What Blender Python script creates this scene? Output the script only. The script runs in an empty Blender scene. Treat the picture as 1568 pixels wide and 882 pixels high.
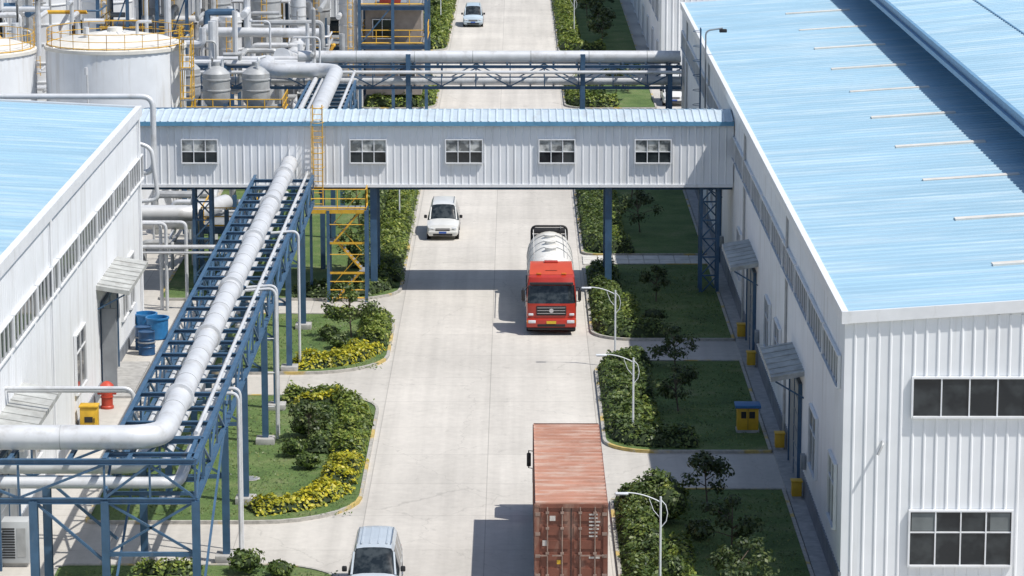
import bpy, math, random
import numpy as np
from mathutils import Vector, Matrix, noise as mn
random.seed(7); rng=np.random.default_rng(7)
S=bpy.context.scene
V=Vector
# ------------------------------------------------------------------ materials
def nt(name):
    m=bpy.data.materials.new(name); m.use_nodes=True
    t=m.node_tree; b=t.nodes['Principled BSDF']; return m,t,b
def ramp(t,pts):
    r=t.nodes.new('ShaderNodeValToRGB'); e=r.color_ramp.elements
    while len(e)<len(pts): e.new(.5)
    for i,(p,c) in enumerate(pts):
        e[i].position=p; e[i].color=(c[0],c[1],c[2],1) if not isinstance(c,(int,float)) else (c,c,c,1)
    return r
def noise(t,scale,detail=4,stretch=(1,1,1),rough=.55):
    g=t.nodes.new('ShaderNodeNewGeometry'); mp=t.nodes.new('ShaderNodeMapping')
    mp.inputs['Scale'].default_value=stretch
    n=t.nodes.new('ShaderNodeTexNoise'); n.inputs['Scale'].default_value=scale
    n.inputs['Detail'].default_value=detail; n.inputs['Roughness'].default_value=rough
    t.links.new(g.outputs['Position'],mp.inputs['Vector']); t.links.new(mp.outputs[0],n.inputs['Vector'])
    return n
def mul(t,a,b,fac=1.0,mode='MULTIPLY'):
    m=t.nodes.new('ShaderNodeMix'); m.data_type='RGBA'; m.blend_type=mode
    m.inputs[0].default_value=fac
    for s,i in ((a,6),(b,7)):
        if isinstance(s,tuple): m.inputs[i].default_value=(s[0],s[1],s[2],1)
        else: t.links.new(s,m.inputs[i])
    return m
def simple(name,col,rough=.6,metal=0,var=.25,scale=1.5,stretch=(1,1,1),dirt=None,bump=0,bscale=8,coat=0):
    m,t,b=nt(name)
    n=noise(t,scale,4,stretch)
    r=ramp(t,[(.3,1-var),(.7,1.0)]); t.links.new(n.outputs['Fac'],r.inputs[0])
    o=mul(t,tuple(col),r.outputs[0])
    out=o.outputs[2]
    if dirt:
        n2=noise(t,dirt[1],5,dirt[2],.65); r2=ramp(t,[(dirt[3],0),(dirt[3]+.18,1)]); t.links.new(n2.outputs['Fac'],r2.inputs[0])
        mm=mul(t,out,tuple(dirt[0]),1,'MIX')
        ml=t.nodes.new('ShaderNodeMath'); ml.operation='MULTIPLY'; ml.inputs[1].default_value=dirt[4]
        t.links.new(r2.outputs[0],ml.inputs[0]); t.links.new(ml.outputs[0],mm.inputs[0]); out=mm.outputs[2]
    t.links.new(out,b.inputs['Base Color'])
    b.inputs['Roughness'].default_value=rough; b.inputs['Metallic'].default_value=metal
    if coat: b.inputs['Coat Weight'].default_value=coat
    if bump:
        n3=noise(t,bscale,4); bp=t.nodes.new('ShaderNodeBump'); bp.inputs['Strength'].default_value=bump; bp.inputs['Distance'].default_value=.05
        t.links.new(n3.outputs['Fac'],bp.inputs['Height']); t.links.new(bp.outputs[0],b.inputs['Normal'])
    return m
def leafmat(name,c1,c2,c3):
    m,t,b=nt(name)
    g=t.nodes.new('ShaderNodeNewGeometry')
    r=ramp(t,[(0,c1),(.55,c2),(1,c3)]); t.links.new(g.outputs['Random Per Island'],r.inputs[0])
    n=noise(t,1.1,3); r2=ramp(t,[(.35,(.55,.55,.6)),(.5,(.9,.88,.85)),(.65,(1.2,1.08,.95))]); t.links.new(n.outputs['Fac'],r2.inputs[0])
    o=mul(t,r.outputs[0],r2.outputs[0]); t.links.new(o.outputs[2],b.inputs['Base Color'])
    b.inputs['Roughness'].default_value=.5
    tr=t.nodes.new('ShaderNodeBsdfTranslucent'); t.links.new(o.outputs[2],tr.inputs['Color'])
    mx=t.nodes.new('ShaderNodeMixShader'); mx.inputs[0].default_value=.28
    t.links.new(b.outputs[0],mx.inputs[1]); t.links.new(tr.outputs[0],mx.inputs[2])
    t.links.new(mx.outputs[0],t.nodes['Material Output'].inputs['Surface'])
    return m
def concrete(name,base,joints=True):
    m,t,b=nt(name)
    a=noise(t,.16,5); ra=ramp(t,[(.3,.86),(.7,1.04)]); t.links.new(a.outputs['Fac'],ra.inputs[0])
    c=noise(t,2.2,7,(1,1,1),.7); rc=ramp(t,[(.3,.88),(.7,1.03)]); t.links.new(c.outputs['Fac'],rc.inputs[0])
    d=noise(t,1.1,4,(1.2,.03,1)); rd=ramp(t,[(.35,.88),(.6,1.0)]); t.links.new(d.outputs['Fac'],rd.inputs[0])
    e=noise(t,.9,6,(1,.6,1),.75); re=ramp(t,[(.61,1),(.72,.76)]); t.links.new(e.outputs['Fac'],re.inputs[0])
    o=mul(t,tuple(base),ra.outputs[0]); o=mul(t,o.outputs[2],rc.outputs[0]); o=mul(t,o.outputs[2],rd.outputs[0]); o=mul(t,o.outputs[2],re.outputs[0])
    g=t.nodes.new('ShaderNodeNewGeometry'); vo=t.nodes.new('ShaderNodeTexVoronoi'); vo.feature='DISTANCE_TO_EDGE'; vo.inputs['Scale'].default_value=.13
    wn_=noise(t,1.2,4); av_=t.nodes.new('ShaderNodeVectorMath'); av_.operation='MULTIPLY_ADD'; av_.inputs[1].default_value=(1.2,1.2,0)
    t.links.new(wn_.outputs['Color'],av_.inputs[0]); t.links.new(g.outputs['Position'],av_.inputs[2]); t.links.new(av_.outputs[0],vo.inputs['Vector'])
    rv=ramp(t,[(0,.66),(.0035,1)]); t.links.new(vo.outputs['Distance'],rv.inputs[0]); o=mul(t,o.outputs[2],rv.outputs[0],.6)
    if joints:
        sx=t.nodes.new('ShaderNodeSeparateXYZ'); t.links.new(g.outputs['Position'],sx.inputs[0])
        outs=[]
        for ax,per,off,w in ((0,4.75,5.95,.035),(1,5.0,.7,.035)):
            ad=t.nodes.new('ShaderNodeMath'); ad.operation='ADD'; ad.inputs[1].default_value=off+per*40
            md=t.nodes.new('ShaderNodeMath'); md.operation='MODULO'; md.inputs[1].default_value=per
            lt=t.nodes.new('ShaderNodeMath'); lt.operation='LESS_THAN'; lt.inputs[1].default_value=w
            t.links.new(sx.outputs[ax],ad.inputs[0]); t.links.new(ad.outputs[0],md.inputs[0]); t.links.new(md.outputs[0],lt.inputs[0]); outs.append(lt)
        mxn=t.nodes.new('ShaderNodeMath'); mxn.operation='MAXIMUM'; t.links.new(outs[0].outputs[0],mxn.inputs[0]); t.links.new(outs[1].outputs[0],mxn.inputs[1])
        ml=t.nodes.new('ShaderNodeMath'); ml.operation='MULTIPLY'; ml.inputs[1].default_value=.4; t.links.new(mxn.outputs[0],ml.inputs[0])
        q=mul(t,o.outputs[2],(.12,.11,.1),1,'MIX'); t.links.new(ml.outputs[0],q.inputs[0]); o=q
        sn=t.nodes.new('ShaderNodeVectorMath'); sn.operation='SNAP'; sn.inputs[1].default_value=(4.75,5,50)
        av=t.nodes.new('ShaderNodeVectorMath'); av.operation='ADD'; av.inputs[1].default_value=(5.95,.7,0)
        wn=t.nodes.new('ShaderNodeTexWhiteNoise'); t.links.new(g.outputs['Position'],av.inputs[0]); t.links.new(av.outputs[0],sn.inputs[0]); t.links.new(sn.outputs[0],wn.inputs['Vector'])
        rw=ramp(t,[(0,.95),(1,1.03)]); t.links.new(wn.outputs['Value'],rw.inputs[0]); o=mul(t,o.outputs[2],rw.outputs[0])
    t.links.new(o.outputs[2],b.inputs['Base Color']); b.inputs['Roughness'].default_value=.85
    return m
DIRTW=((.44,.42,.38),1.1,(1.6,1.6,.10),.52,.36)
WHITE=simple('white_panel',(.82,.835,.85),.5,var=.08,scale=.6,dirt=DIRTW)
WHITE2=simple('white_panel_old',(.74,.76,.78),.5,var=.14,scale=.6,dirt=((.32,.31,.29),1.3,(1.8,1.8,.12),.5,.55))
TRIM=simple('white_trim',(.80,.81,.82),.45,var=.1,dirt=((.4,.38,.34),2,(1,1,.3),.58,.4))
BLUEROOF=simple('blue_roof',(.32,.51,.635),.55,var=.14,scale=.25,stretch=(.35,1.6,1),dirt=((.50,.62,.68),.5,(.25,2.5,1),.46,.6))
BLUEROOF2=simple('blue_ridge',(.15,.31,.48),.45,var=.2)
PALEROOF=simple('pale_blue_roof',(.56,.65,.71),.5,var=.16,scale=1.2,dirt=((.36,.36,.34),1.4,(1.5,.3,1),.54,.5))
BLUETRIM=simple('blue_trim',(.13,.33,.50),.45,var=.2)
STRIP=simple('roof_strip',(.74,.71,.65),.6,var=.2)
STEEL=simple('blue_steel',(.055,.125,.22),.5,var=.3,scale=2,dirt=((.2,.19,.18),3,(1,1,.4),.58,.5))
YELLOW=simple('yellow_steel',(.78,.45,.04),.5,var=.25,dirt=((.25,.15,.05),4,(1,1,.5),.56,.6))
ALU=simple('pipe_jacket',(.70,.71,.72),.45,metal=.2,var=.16,scale=1.2,dirt=((.38,.36,.33),1.4,(1,1,1),.52,.5))
ALU2=simple('dull_pipe',(.46,.47,.47),.5,metal=.15,var=.28,scale=2,dirt=((.25,.21,.17),2,(1,1,.6),.56,.5))
GREYM=simple('grey_metal',(.32,.34,.36),.5,metal=.2,var=.25)
DARK=simple('dark_parts',(.02,.02,.022),.6,var=.3)
TYRE=simple('tyre',(.018,.018,.018),.85,var=.3)
CONC=concrete('road_concrete',(.62,.585,.53))
YARD=concrete('yard_concrete',(.56,.53,.48))
PLINTH=simple('plinth',(.23,.25,.28),.8,var=.35,scale=1)
FOOT=simple('footing',(.46,.45,.43),.85,var=.35,scale=3)
SOIL=simple('soil_ground',(.12,.13,.07),.9,var=.5,scale=.1)
def glassmat(name,lo,hi,sc,a=.42,b_=.62):
    m,t,b=nt(name); n=noise(t,sc,3,(1,1,1.2)); r=ramp(t,[(a,lo),(b_,hi)]); t.links.new(n.outputs['Fac'],r.inputs[0])
    t.links.new(r.outputs[0],b.inputs['Base Color']); b.inputs['Roughness'].default_value=.06; return m
GLASS=glassmat('window_glass',(.012,.016,.02),(.04,.048,.052),.9)
GLASSL=glassmat('window_glass_light',(.14,.15,.15),(.55,.56,.54),1.8)  # pale opaque tones; on the bridge panes they paint in light seen through
CARGL=glassmat('car_glass',(.012,.018,.022),(.05,.06,.065),3)
def kerbmat():
    m,t,b=nt('kerb_paint'); n=noise(t,.55,4); n2=noise(t,5,5)
    r=ramp(t,[(.54,(.44,.42,.38)),(.60,(.55,.41,.14))]); t.links.new(n.outputs['Fac'],r.inputs[0])
    r2=ramp(t,[(.3,.65),(.6,1)]); t.links.new(n2.outputs['Fac'],r2.inputs[0]); o=mul(t,r.outputs[0],r2.outputs[0])
    t.links.new(o.outputs[2],b.inputs['Base Color']); b.inputs['Roughness'].default_value=.8; return m
KERB=kerbmat()
def grassmat():
    m,t,b=nt('grass'); n=noise(t,.45,6,(1,1,1),.65); r=ramp(t,[(.3,(.06,.115,.028)),(.5,(.11,.18,.045)),(.62,(.16,.21,.07)),(.75,(.24,.24,.12))]); t.links.new(n.outputs['Fac'],r.inputs[0])
    n2=noise(t,9,5,(1,1,1),.8); r2=ramp(t,[(.3,.5),(.7,1.25)]); t.links.new(n2.outputs['Fac'],r2.inputs[0]); o=mul(t,r.outputs[0],r2.outputs[0])
    t.links.new(o.outputs[2],b.inputs['Base Color']); b.inputs['Roughness'].default_value=.9
    bp=t.nodes.new('ShaderNodeBump'); bp.inputs['Strength'].default_value=.8; bp.inputs['Distance'].default_value=.08; t.links.new(n2.outputs['Fac'],bp.inputs['Height']); t.links.new(bp.outputs[0],b.inputs['Normal'])
    return m
GRASS=grassmat()
LG=leafmat('leaf_green',(.045,.085,.022),(.11,.175,.04),(.20,.26,.065))
LB=leafmat('leaf_bright',(.08,.14,.025),(.19,.27,.045),(.33,.38,.08))
LY=leafmat('leaf_yellow',(.20,.26,.02),(.50,.49,.03),(.72,.64,.05))
LD=leafmat('leaf_dark',(.03,.055,.02),(.07,.11,.035),(.13,.17,.055))
LT=leafmat('leaf_grass',(.07,.13,.035),(.13,.21,.055),(.23,.27,.10))
CORE=simple('hedge_core',(.03,.05,.015),.9,var=.5,scale=4)
BARK=simple('bark',(.16,.12,.09),.9,var=.4,scale=6,bump=.4)
# ------------------------------------------------------------------ mesh builder
class MB:
    def __init__(s): s.v=[]; s.f=[]
    def add(s,vs,fs):
        o=len(s.v); s.v+= [tuple(p) for p in vs]; s.f+=[tuple(i+o for i in f) for f in fs]
    def box(s,x0,x1,y0,y1,z0,z1):
        s.add([(x0,y0,z0),(x1,y0,z0),(x1,y1,z0),(x0,y1,z0),(x0,y0,z1),(x1,y0,z1),(x1,y1,z1),(x0,y1,z1)],
              [(0,3,2,1),(4,5,6,7),(0,1,5,4),(1,2,6,5),(2,3,7,6),(3,0,4,7)])
    def rbox(s,x0,x1,y0,y1,z0,z1,r=.05):
        cx,cy,cz=(x0+x1)/2,(y0+y1)/2,(z0+z1)/2
        import bmesh
        bm=bmesh.new(); bmesh.ops.create_cube(bm,size=1)
        for v in bm.verts: v.co=V((cx+v.co.x*(x1-x0),cy+v.co.y*(y1-y0),cz+v.co.z*(z1-z0)))
        bmesh.ops.bevel(bm,geom=bm.edges[:],offset=r,segments=2,affect='EDGES',profile=.5)
        bm.verts.index_update(); s.add([v.co[:] for v in bm.verts],[[v.index for v in f.verts] for f in bm.faces]); bm.free()
    def beam(s,p0,p1,w,h):
        p0=V(p0);p1=V(p1); d=(p1-p0).normalized(); up=V((0,0,1))
        if abs(d.z)>.98: up=V((0,1,0))
        a=d.cross(up).normalized()*w/2; b=a.cross(d).normalized()*h/2
        vs=[p+q for p in (p0,p1) for q in (-a-b,a-b,a+b,-a+b)]
        s.add(vs,[(0,1,2,3),(7,6,5,4),(0,4,5,1),(1,5,6,2),(2,6,7,3),(3,7,4,0)])
    def ibeam(s,p0,p1,w,h,t=.03):
        p0=V(p0);p1=V(p1); d=(p1-p0).normalized(); up=V((0,0,1))
        if abs(d.z)>.98: up=V((0,1,0))
        a=d.cross(up).normalized(); b=a.cross(d).normalized()
        for q in (1,-1):
            o=b*(h/2-t/2)*q; s.beam(p0+o,p1+o,w,t)
        s.beam(p0,p1,t,h-2*t)
    def tube(s,path,r,n=10,cap=True,r1=None):
        P=[V(p) for p in path]; N=len(P); prev=None; o=len(s.v)
        for i,p in enumerate(P):
            t=(P[min(i+1,N-1)]-P[max(i-1,0)]).normalized()
            if prev is None:
                u=V((0,0,1)) if abs(t.z)<.9 else V((1,0,0)); a=t.cross(u).normalized()
            else: a=(prev-t*prev.dot(t)).normalized()
            prev=a; b=t.cross(a); rr=r if r1 is None else r+(r1-r)*i/(N-1)
            for k in range(n):
                c=2*math.pi*k/n; s.v.append(tuple(p+a*math.cos(c)*rr+b*math.sin(c)*rr))
        for i in range(N-1):
            for k in range(n):
                k2=(k+1)%n; s.f.append((o+i*n+k,o+i*n+k2,o+(i+1)*n+k2,o+(i+1)*n+k))
        if cap: s.f.append(tuple(o+k for k in range(n))[::-1]); s.f.append(tuple(o+(N-1)*n+k for k in range(n)))
    def lathe(s,cx,cy,prof,n=32):
        o=len(s.v)
        for r,z in prof:
            for k in range(n):
                c=2*math.pi*k/n; s.v.append((cx+r*math.cos(c),cy+r*math.sin(c),z))
        for i in range(len(prof)-1):
            for k in range(n):
                k2=(k+1)%n; s.f.append((o+i*n+k,o+i*n+k2,o+(i+1)*n+k2,o+(i+1)*n+k))
        s.f.append(tuple(o+k for k in range(n))[::-1]); s.f.append(tuple(o+(len(prof)-1)*n+k for k in range(n)))
    def ribwall(s,axis,a0,a1,c,z0,z1,out,pitch=.3,d=.03):
        pts=[]; a=a0
        while a<a1-1e-6:
            e=min(a+pitch,a1)
            pts+=[(a,0)]
            if e-a>=pitch*.99: pts+=[(e-pitch*.28,0),(e-pitch*.2,d),(e-pitch*.08,d)]
            a=e
        pts.append((a1,0)); vs=[]
        for (q,h) in pts:
            for z in (z0,z1): vs.append((q,c+out*h,z) if axis=='x' else (c+out*h,q,z))
        s.add(vs,[(2*i,2*i+2,2*i+3,2*i+1) for i in range(len(pts)-1)])
    def ribroof(s,y0,y1,prof,pitch=.6,d=.05):
        pts=[]; a=y0
        while a<y1-1e-6:
            e=min(a+pitch,y1); pts+=[(a,0)]
            if e-a>=pitch*.99: pts+=[(e-.14,0),(e-.10,d),(e-.04,d)]
            a=e
        pts.append((y1,0)); m=len(prof); vs=[(x,q,z+h) for q,h in pts for x,z in prof]
        s.add(vs,[(i*m+j,i*m+j+1,(i+1)*m+j+1,(i+1)*m+j) for i in range(len(pts)-1) for j in range(m-1)])
def rpath(pts,R,n=6):
    P=[V(p) for p in pts]; out=[P[0]]
    for i in range(1,len(P)-1):
        a,b,c=P[i-1],P[i],P[i+1]; d1=(a-b).normalized(); d2=(c-b).normalized(); r=min(R,(a-b).length*.49,(c-b).length*.49)
        s,e=b+d1*r,b+d2*r
        for k in range(n+1):
            t=k/n; out.append(s*(1-t)**2+b*2*t*(1-t)+e*t*t)
    out.append(P[-1]); return out
def meshobj(name,v,f,mat,smooth=True,ang=35):
    me=bpy.data.meshes.new(name); me.from_pydata(v,[],f); me.update()
    mats=mat if isinstance(mat,list) else [mat]
    for q in mats: me.materials.append(q)
    if smooth:
        me.shade_smooth()
        try: me.set_sharp_from_angle(angle=math.radians(ang))
        except Exception: pass
    o=bpy.data.objects.new(name,me); S.collection.objects.link(o); return o
class Obj:
    def __init__(s,name,loc=(0,0,0),rz=0):
        s.name=name; s.parts={}; s.loc=loc; s.rz=rz; s.extra=[]
    def p(s,name,mat=None):
        if name not in s.parts: s.parts[name]=(MB(),mat)
        return s.parts[name][0]
    def done(s):
        e=bpy.data.objects.new(s.name,None); e.empty_display_size=.5; S.collection.objects.link(e)
        for n,(mb,mat) in s.parts.items():
            if mb.v:
                o=meshobj(n,mb.v,mb.f,mat); o.parent=e
        for o in s.extra: o.parent=e
        e.location=s.loc; e.rotation_euler[2]=s.rz; s.e=e; return e
def dup(e,loc,rz=0):
    c=bpy.data.objects.new(e.name.split('.')[0],None); S.collection.objects.link(c); c.empty_display_size=.5
    for ch in list(e.children):
        o=ch.copy(); S.collection.objects.link(o); o.parent=c; o.matrix_parent_inverse=Matrix()
    c.location=loc; c.rotation_euler[2]=rz; return c
def window(o,axis,a0,a1,c,z0,z1,out,nv=3,zs=(),gl=None,glt=None,fr=TRIM,w=.06,pre='window'):
    F=o.p(pre+'_frames',fr); G=o.p(pre+'_glass',gl or GLASS)
    def bx(mb,p0,p1,q0,q1,r0,r1):
        lo,hi=sorted((c+out*q0,c+out*q1))
        if axis=='x': mb.box(p0,p1,lo,hi,r0,r1)
        else: mb.box(lo,hi,p0,p1,r0,r1)
    bx(F,a0-w,a0,0,.12,z0-w,z1+w); bx(F,a1,a1+w,0,.12,z0-w,z1+w)
    bx(F,a0,a1,0,.12,z1,z1+w); bx(F,a0,a1,0,.16,z0-w,z0)
    bx(G,a0,a1,.045,.055,z0,(zs[-1] if (zs and glt) else z1))
    if zs and glt: bx(o.p(pre+'_upper_glass',glt),a0,a1,.045,.055,zs[-1],z1)
    for i in range(1,nv):
        q=a0+(a1-a0)*i/nv; bx(F,q-w*.35,q+w*.35,.05,.10,z0,z1)
    for z in zs: bx(F,a0,a1,.05,.095,z-w*.35,z+w*.35)
# ------------------------------------------------------------------ ground
def sheet(name,x0,x1,y0,y1,z,mat):
    return meshobj(name,[(x0,y0,z),(x1,y0,z),(x1,y1,z),(x0,y1,z)],[(0,1,2,3)],mat,False)
sheet('ground',-2500,2500,-1500,4000,-.03,SOIL)
sheet('yard_pavement',-90,90,40,460,-.004,YARD)
sheet('road',-5.95,3.55,0,600,.002,CONC)
def leafmesh(name,C,N,size,mat,asp=.6):
    C=np.asarray(C);N=np.asarray(N); n=len(C)
    r=rng.normal(size=(n,3)); N=N/np.linalg.norm(N,axis=1,keepdims=True)
    t=np.cross(N,r); t/=np.linalg.norm(t,axis=1,keepdims=True)+1e-9; b=np.cross(N,t)
    s=(size*rng.uniform(.6,1.35,size=(n,1)))
    vv=np.stack([C-t*s,C-b*s*asp,C+t*s,C+b*s*asp],1).reshape(-1,3)
    me=bpy.data.meshes.new(name); me.vertices.add(4*n); me.vertices.foreach_set('co',vv.ravel())
    me.loops.add(4*n); me.loops.foreach_set('vertex_index',np.arange(4*n)); me.polygons.add(n)
    me.polygons.foreach_set('loop_start',np.arange(n)*4)
    me.update(calc_edges=True); me.validate(); me.materials.append(mat)
    o=bpy.data.objects.new(name,me); S.collection.objects.link(o); return o
def rrect(x0,x1,y0,y1,rs,n=7):
    out=[]
    for (cx,cy,sx,sy,a0,r) in ((x0,y0,1,1,180,rs[0]),(x1,y0,-1,1,270,rs[1]),(x1,y1,-1,-1,0,rs[2]),(x0,y1,1,-1,90,rs[3])):
        r=max(r,.02)
        for k in range(n+1):
            a=math.radians(a0+90*k/n); out.append((cx+sx*r+r*math.cos(a),cy+sy*r+r*math.sin(a)))
    return out
def bed(x0,x1,y0,y1,rs,tuft=True):
    o=Obj('planting_bed'); A=rrect(x0,x1,y0,y1,rs); k=.14
    B=rrect(x0+k,x1-k,y0+k,y1-k,[r-k for r in rs]); n=len(A)
    K=o.p('kerb',KERB); z=.13
    K.add([(x,y,-.02) for x,y in A]+[(x,y,z) for x,y in A]+[(x,y,z) for x,y in B]+[(x,y,.05) for x,y in B],
      [(i,(i+1)%n,n+(i+1)%n,n+i) for i in range(n)]+[(n+i,n+(i+1)%n,2*n+(i+1)%n,2*n+i) for i in range(n)]+[(2*n+i,2*n+(i+1)%n,3*n+(i+1)%n,3*n+i) for i in range(n)])
    o.p('grass',GRASS).add([(x,y,.09) for x,y in B],[tuple(range(n))])
    if tuft:
        m=int((x1-x0)*(min(y1,180)-max(y0,104))*26); C=[];N=[]
        for _ in range(max(m,0)):
            x=random.uniform(x0+.5,x1-.25); y=random.uniform(max(y0,104)+.9,min(y1,180)-.9)
            if random.random()>.7+mn.noise(V((x*.8,y*.8,0)))*.9: continue
            C.append((x,y,.12)); N.append((random.gauss(0,.8),-.6+random.gauss(0,.6),.7))
        if len(C)>10: o.extra.append(leafmesh('grass_tufts',C,N,.06,LT,.45))
    o.done()
R=2.2
bed(3.75,10.9,90,123.2,[.1,.1,.1,R]); bed(3.75,10.9,129.5,147.8,[R,.1,.1,R]); bed(3.75,10.9,152.8,173.5,[R,.1,.1,1]); bed(3.75,10.9,176.5,232,[1,.1,.1,R],False)
bed(3.75,10.9,240,256,[R,.1,.1,R],False); bed(3.75,10.9,277,420,[R,.1,.1,R],False)
bed(-17,-6.15,92,112,[.1,.1,3,.5]); bed(-16.8,-6.15,118,140.3,[.5,4,3,.5]); bed(-14.6,-6.15,145,159.3,[.5,4,3,.5]); bed(-19,-6.15,163.2,208,[.5,3,2,.5],False)
bed(-12,-6.15,240,255,[.5,2,2,.5],False); bed(-11,-6.15,279,420,[.5,2,2,.5],False)
PAVE=simple('pale_paving',(.70,.68,.63),.85,var=.3,scale=1.5)
o=Obj('footpath'); F_=o.p('slabs',PAVE)
for k in range(9):
    for q in range(2): F_.box(3.8+k*.87,3.8+k*.87+.82,173.7+q*1.4,175.0+q*1.4,0,.06)
o.done()
# ------------------------------------------------------------------ vegetation
def hnoise(x,y,f=1.0): return mn.noise(V((x*f,y*f,3.1)))
def hedge(pts,width,height,mat,dens=130,ls=.09,name='hedge',z0=.08):
    P=[V((p[0],p[1],0)) for p in pts]; P=[V(q) for q in rpath([p for p in P],1.5,4)] if len(P)>2 else P
    L=[0]
    for a,b in zip(P,P[1:]): L.append(L[-1]+(b-a).length)
    tot=L[-1]
    def at(u):
        for i in range(len(P)-1):
            if u<=L[i+1] or i==len(P)-2:
                f=(u-L[i])/max(L[i+1]-L[i],1e-6); d=(P[i+1]-P[i]).normalized(); return P[i].lerp(P[i+1],f),V((-d.y,d.x,0))
    def hz(x,y,t,u):
        e=min(1,min(u,tot-u)/.35+.25)
        return height*(max(0,1-abs(t)**3.2))**.6*(.82+.5*hnoise(x,y,.8)+.28*hnoise(x,y,2.3))*e
    o=Obj(name); K=o.p('inner_branches',CORE); ns=max(4,int(tot/.35)); nc=9; vs=[]
    for i in range(ns+1):
        u=tot*i/ns; p,nn=at(u)
        for j in range(nc):
            t=-1+2*j/(nc-1); q=p+nn*t*width/2*.93; vs.append((q.x,q.y,z0+hz(q.x,q.y,t*.98,u)*.84))
    K.add(vs,[(i*nc+j,i*nc+j+1,(i+1)*nc+j+1,(i+1)*nc+j) for i in range(ns) for j in range(nc-1)])
    n=int(tot*(width+height*1.3)*dens); C=[];N=[]
    for _ in range(n):
        u=random.uniform(0,tot); p,nn=at(u); t=random.uniform(-1.04,1.04); q=p+nn*t*width/2*(1+.2*hnoise(p.x*2,p.y*2+t))
        z=hz(q.x,q.y,min(.995,abs(t)),u)
        if abs(t)>.85: z*=random.uniform(.15,1)
        C.append((q.x+random.gauss(0,.04),q.y+random.gauss(0,.04),z0+z+random.gauss(0,.06)))
        m=nn*(t**3)*1.3; N.append((m.x+random.gauss(0,.5),m.y+random.gauss(0,.5),.9+random.gauss(0,.3)))
    o.extra.append(leafmesh('leaves',C,N,ls,mat)); return o.done()
def shrub(x,y,r,h,mat,n=700,ls=.08,name='shrub'):
    o=Obj(name); K=o.p('inner_branches',CORE)
    K.lathe(x,y,[(r*.7*math.sin(a)+.01,.08+h*.5-h*.40*math.cos(a)) for a in [math.pi*k/7 for k in range(8)]],12)
    C=[];N=[]
    for _ in range(n):
        v=rng.normal(size=3); v/=np.linalg.norm(v)
        if v[2]<-.6: v[2]*=-1
        k=(.82+.45*mn.noise(V((v[0]*2+x,v[1]*2+y,v[2]*2))))*random.uniform(.8,1.1)
        C.append((x+v[0]*r*k,y+v[1]*r*k,max(.1,.08+h*.5+v[2]*h*.5*k))); N.append(v+rng.normal(size=3)*.5)
    o.extra.append(leafmesh('leaves',C,N,ls,mat)); return o.done()
def tree(x,y,h,r,mat,n=700,ls=.085,name='ornamental_tree'):
    o=Obj(name); T=o.p('trunk',BARK); th=h*.36
    lean=V((random.uniform(-.12,.12),random.uniform(-.12,.12),0))
    T.tube([V((x,y,0)),V((x,y,th*.5))+lean*.5,V((x,y,th))+lean,V((x,y,h*.85))+lean*2],.055*h/2.8,8,r1=.02)
    cl=[]
    for i in range(10):
        a=i*2.4+random.uniform(-.4,.4); zz=h*random.uniform(.38,.95); k=r*random.uniform(.35,1.0)*(1.1-.6*(zz/h-.4))
        e=V((x+lean.x+math.cos(a)*k,y+lean.y+math.sin(a)*k,zz)); st=V((x,y,0))+lean+V((0,0,min(zz*.75,h*.7)))
        T.tube([st,(st+e)/2+V((0,0,.06)),e],.025,5,r1=.01); cl.append((e,r*random.uniform(.28,.48)))
    cl.append((V((x,y,h*.97))+lean,r*.3))
    C=[];N=[]
    for i in range(n):
        e,q=random.choice(cl); v=rng.normal(size=3); v/=np.linalg.norm(v); k=random.uniform(.1,1.25)**.6*q
        C.append((e.x+v[0]*k,e.y+v[1]*k,e.z+v[2]*k*.75)); N.append(v+np.array([0,0,.5])+rng.normal(size=3)*.5)
    o.extra.append(leafmesh('crown',C,N,ls,mat)); return o.done()
# right beds
hedge([(4.75,92),(4.75,121.5),(6.6,122.2)],1.6,.85,LG); hedge([(6.0,108),(6.2,115)],1.0,.5,LB,100)
shrub(5.9,117.9,.95,1.5,LG,800); shrub(6.2,120,.7,1.1,LB,500); shrub(5.6,109.5,.8,1.1,LG,600); shrub(7.0,115.6,.6,.8,LD,400)
for q in ((7.6,120.2,2.2,1.0),(8.1,113.6,2.2,1.05),(8.1,107.5,2.2,1.0),(7.2,103,2.4,1.0)): tree(*q,LD,1100)
hedge([(7.8,130.9),(4.9,130.9),(4.8,136),(4.8,146.8),(6.4,147.1)],1.7,.8,LG); hedge([(5.9,132.5),(5.9,138)],.9,.6,LB,100); hedge([(5.8,139.5),(5.8,145.5)],1.1,.7,LG,100)
for q in ((7.3,137.0,2.1,.85),(7.6,146.0,2.0,.95)): tree(*q,LD,900)
hedge([(7.6,153.9),(4.8,153.9),(4.75,160),(4.8,171)],1.7,.8,LG); hedge([(5.8,156),(5.9,162)],1.0,.6,LB,90); shrub(7.0,156.3,.7,.9,LD,500); tree(7.4,162.5,1.9,.8,LD,700)
hedge([(6.8,177.6),(4.8,177.6),(4.75,186),(4.8,230)],1.8,.85,LG,90); hedge([(5.9,179),(5.9,200)],1.0,.7,LB,70)
for q in ((7.4,184,2.5,1.1),(7.3,196,2.5,1.1)): tree(*q,LD,900)
hedge([(8,241.3),(4.9,241.3),(4.85,254)],1.9,.9,LB,70,.12); hedge([(6.3,243),(6.3,253)],1.6,.8,LG,60,.12)
for q in ((7.8,245,2.6,1.1),(9,250,2.6,1.1)): tree(*q,LD,600,.12)
hedge([(8,278.5),(4.9,278.5),(4.8,330)],2.0,.9,LB,55,.14)
for k in range(8): tree(7.6+random.uniform(-.6,.9),282+k*6.3,2.8,1.15,LD,500,.14)
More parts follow.
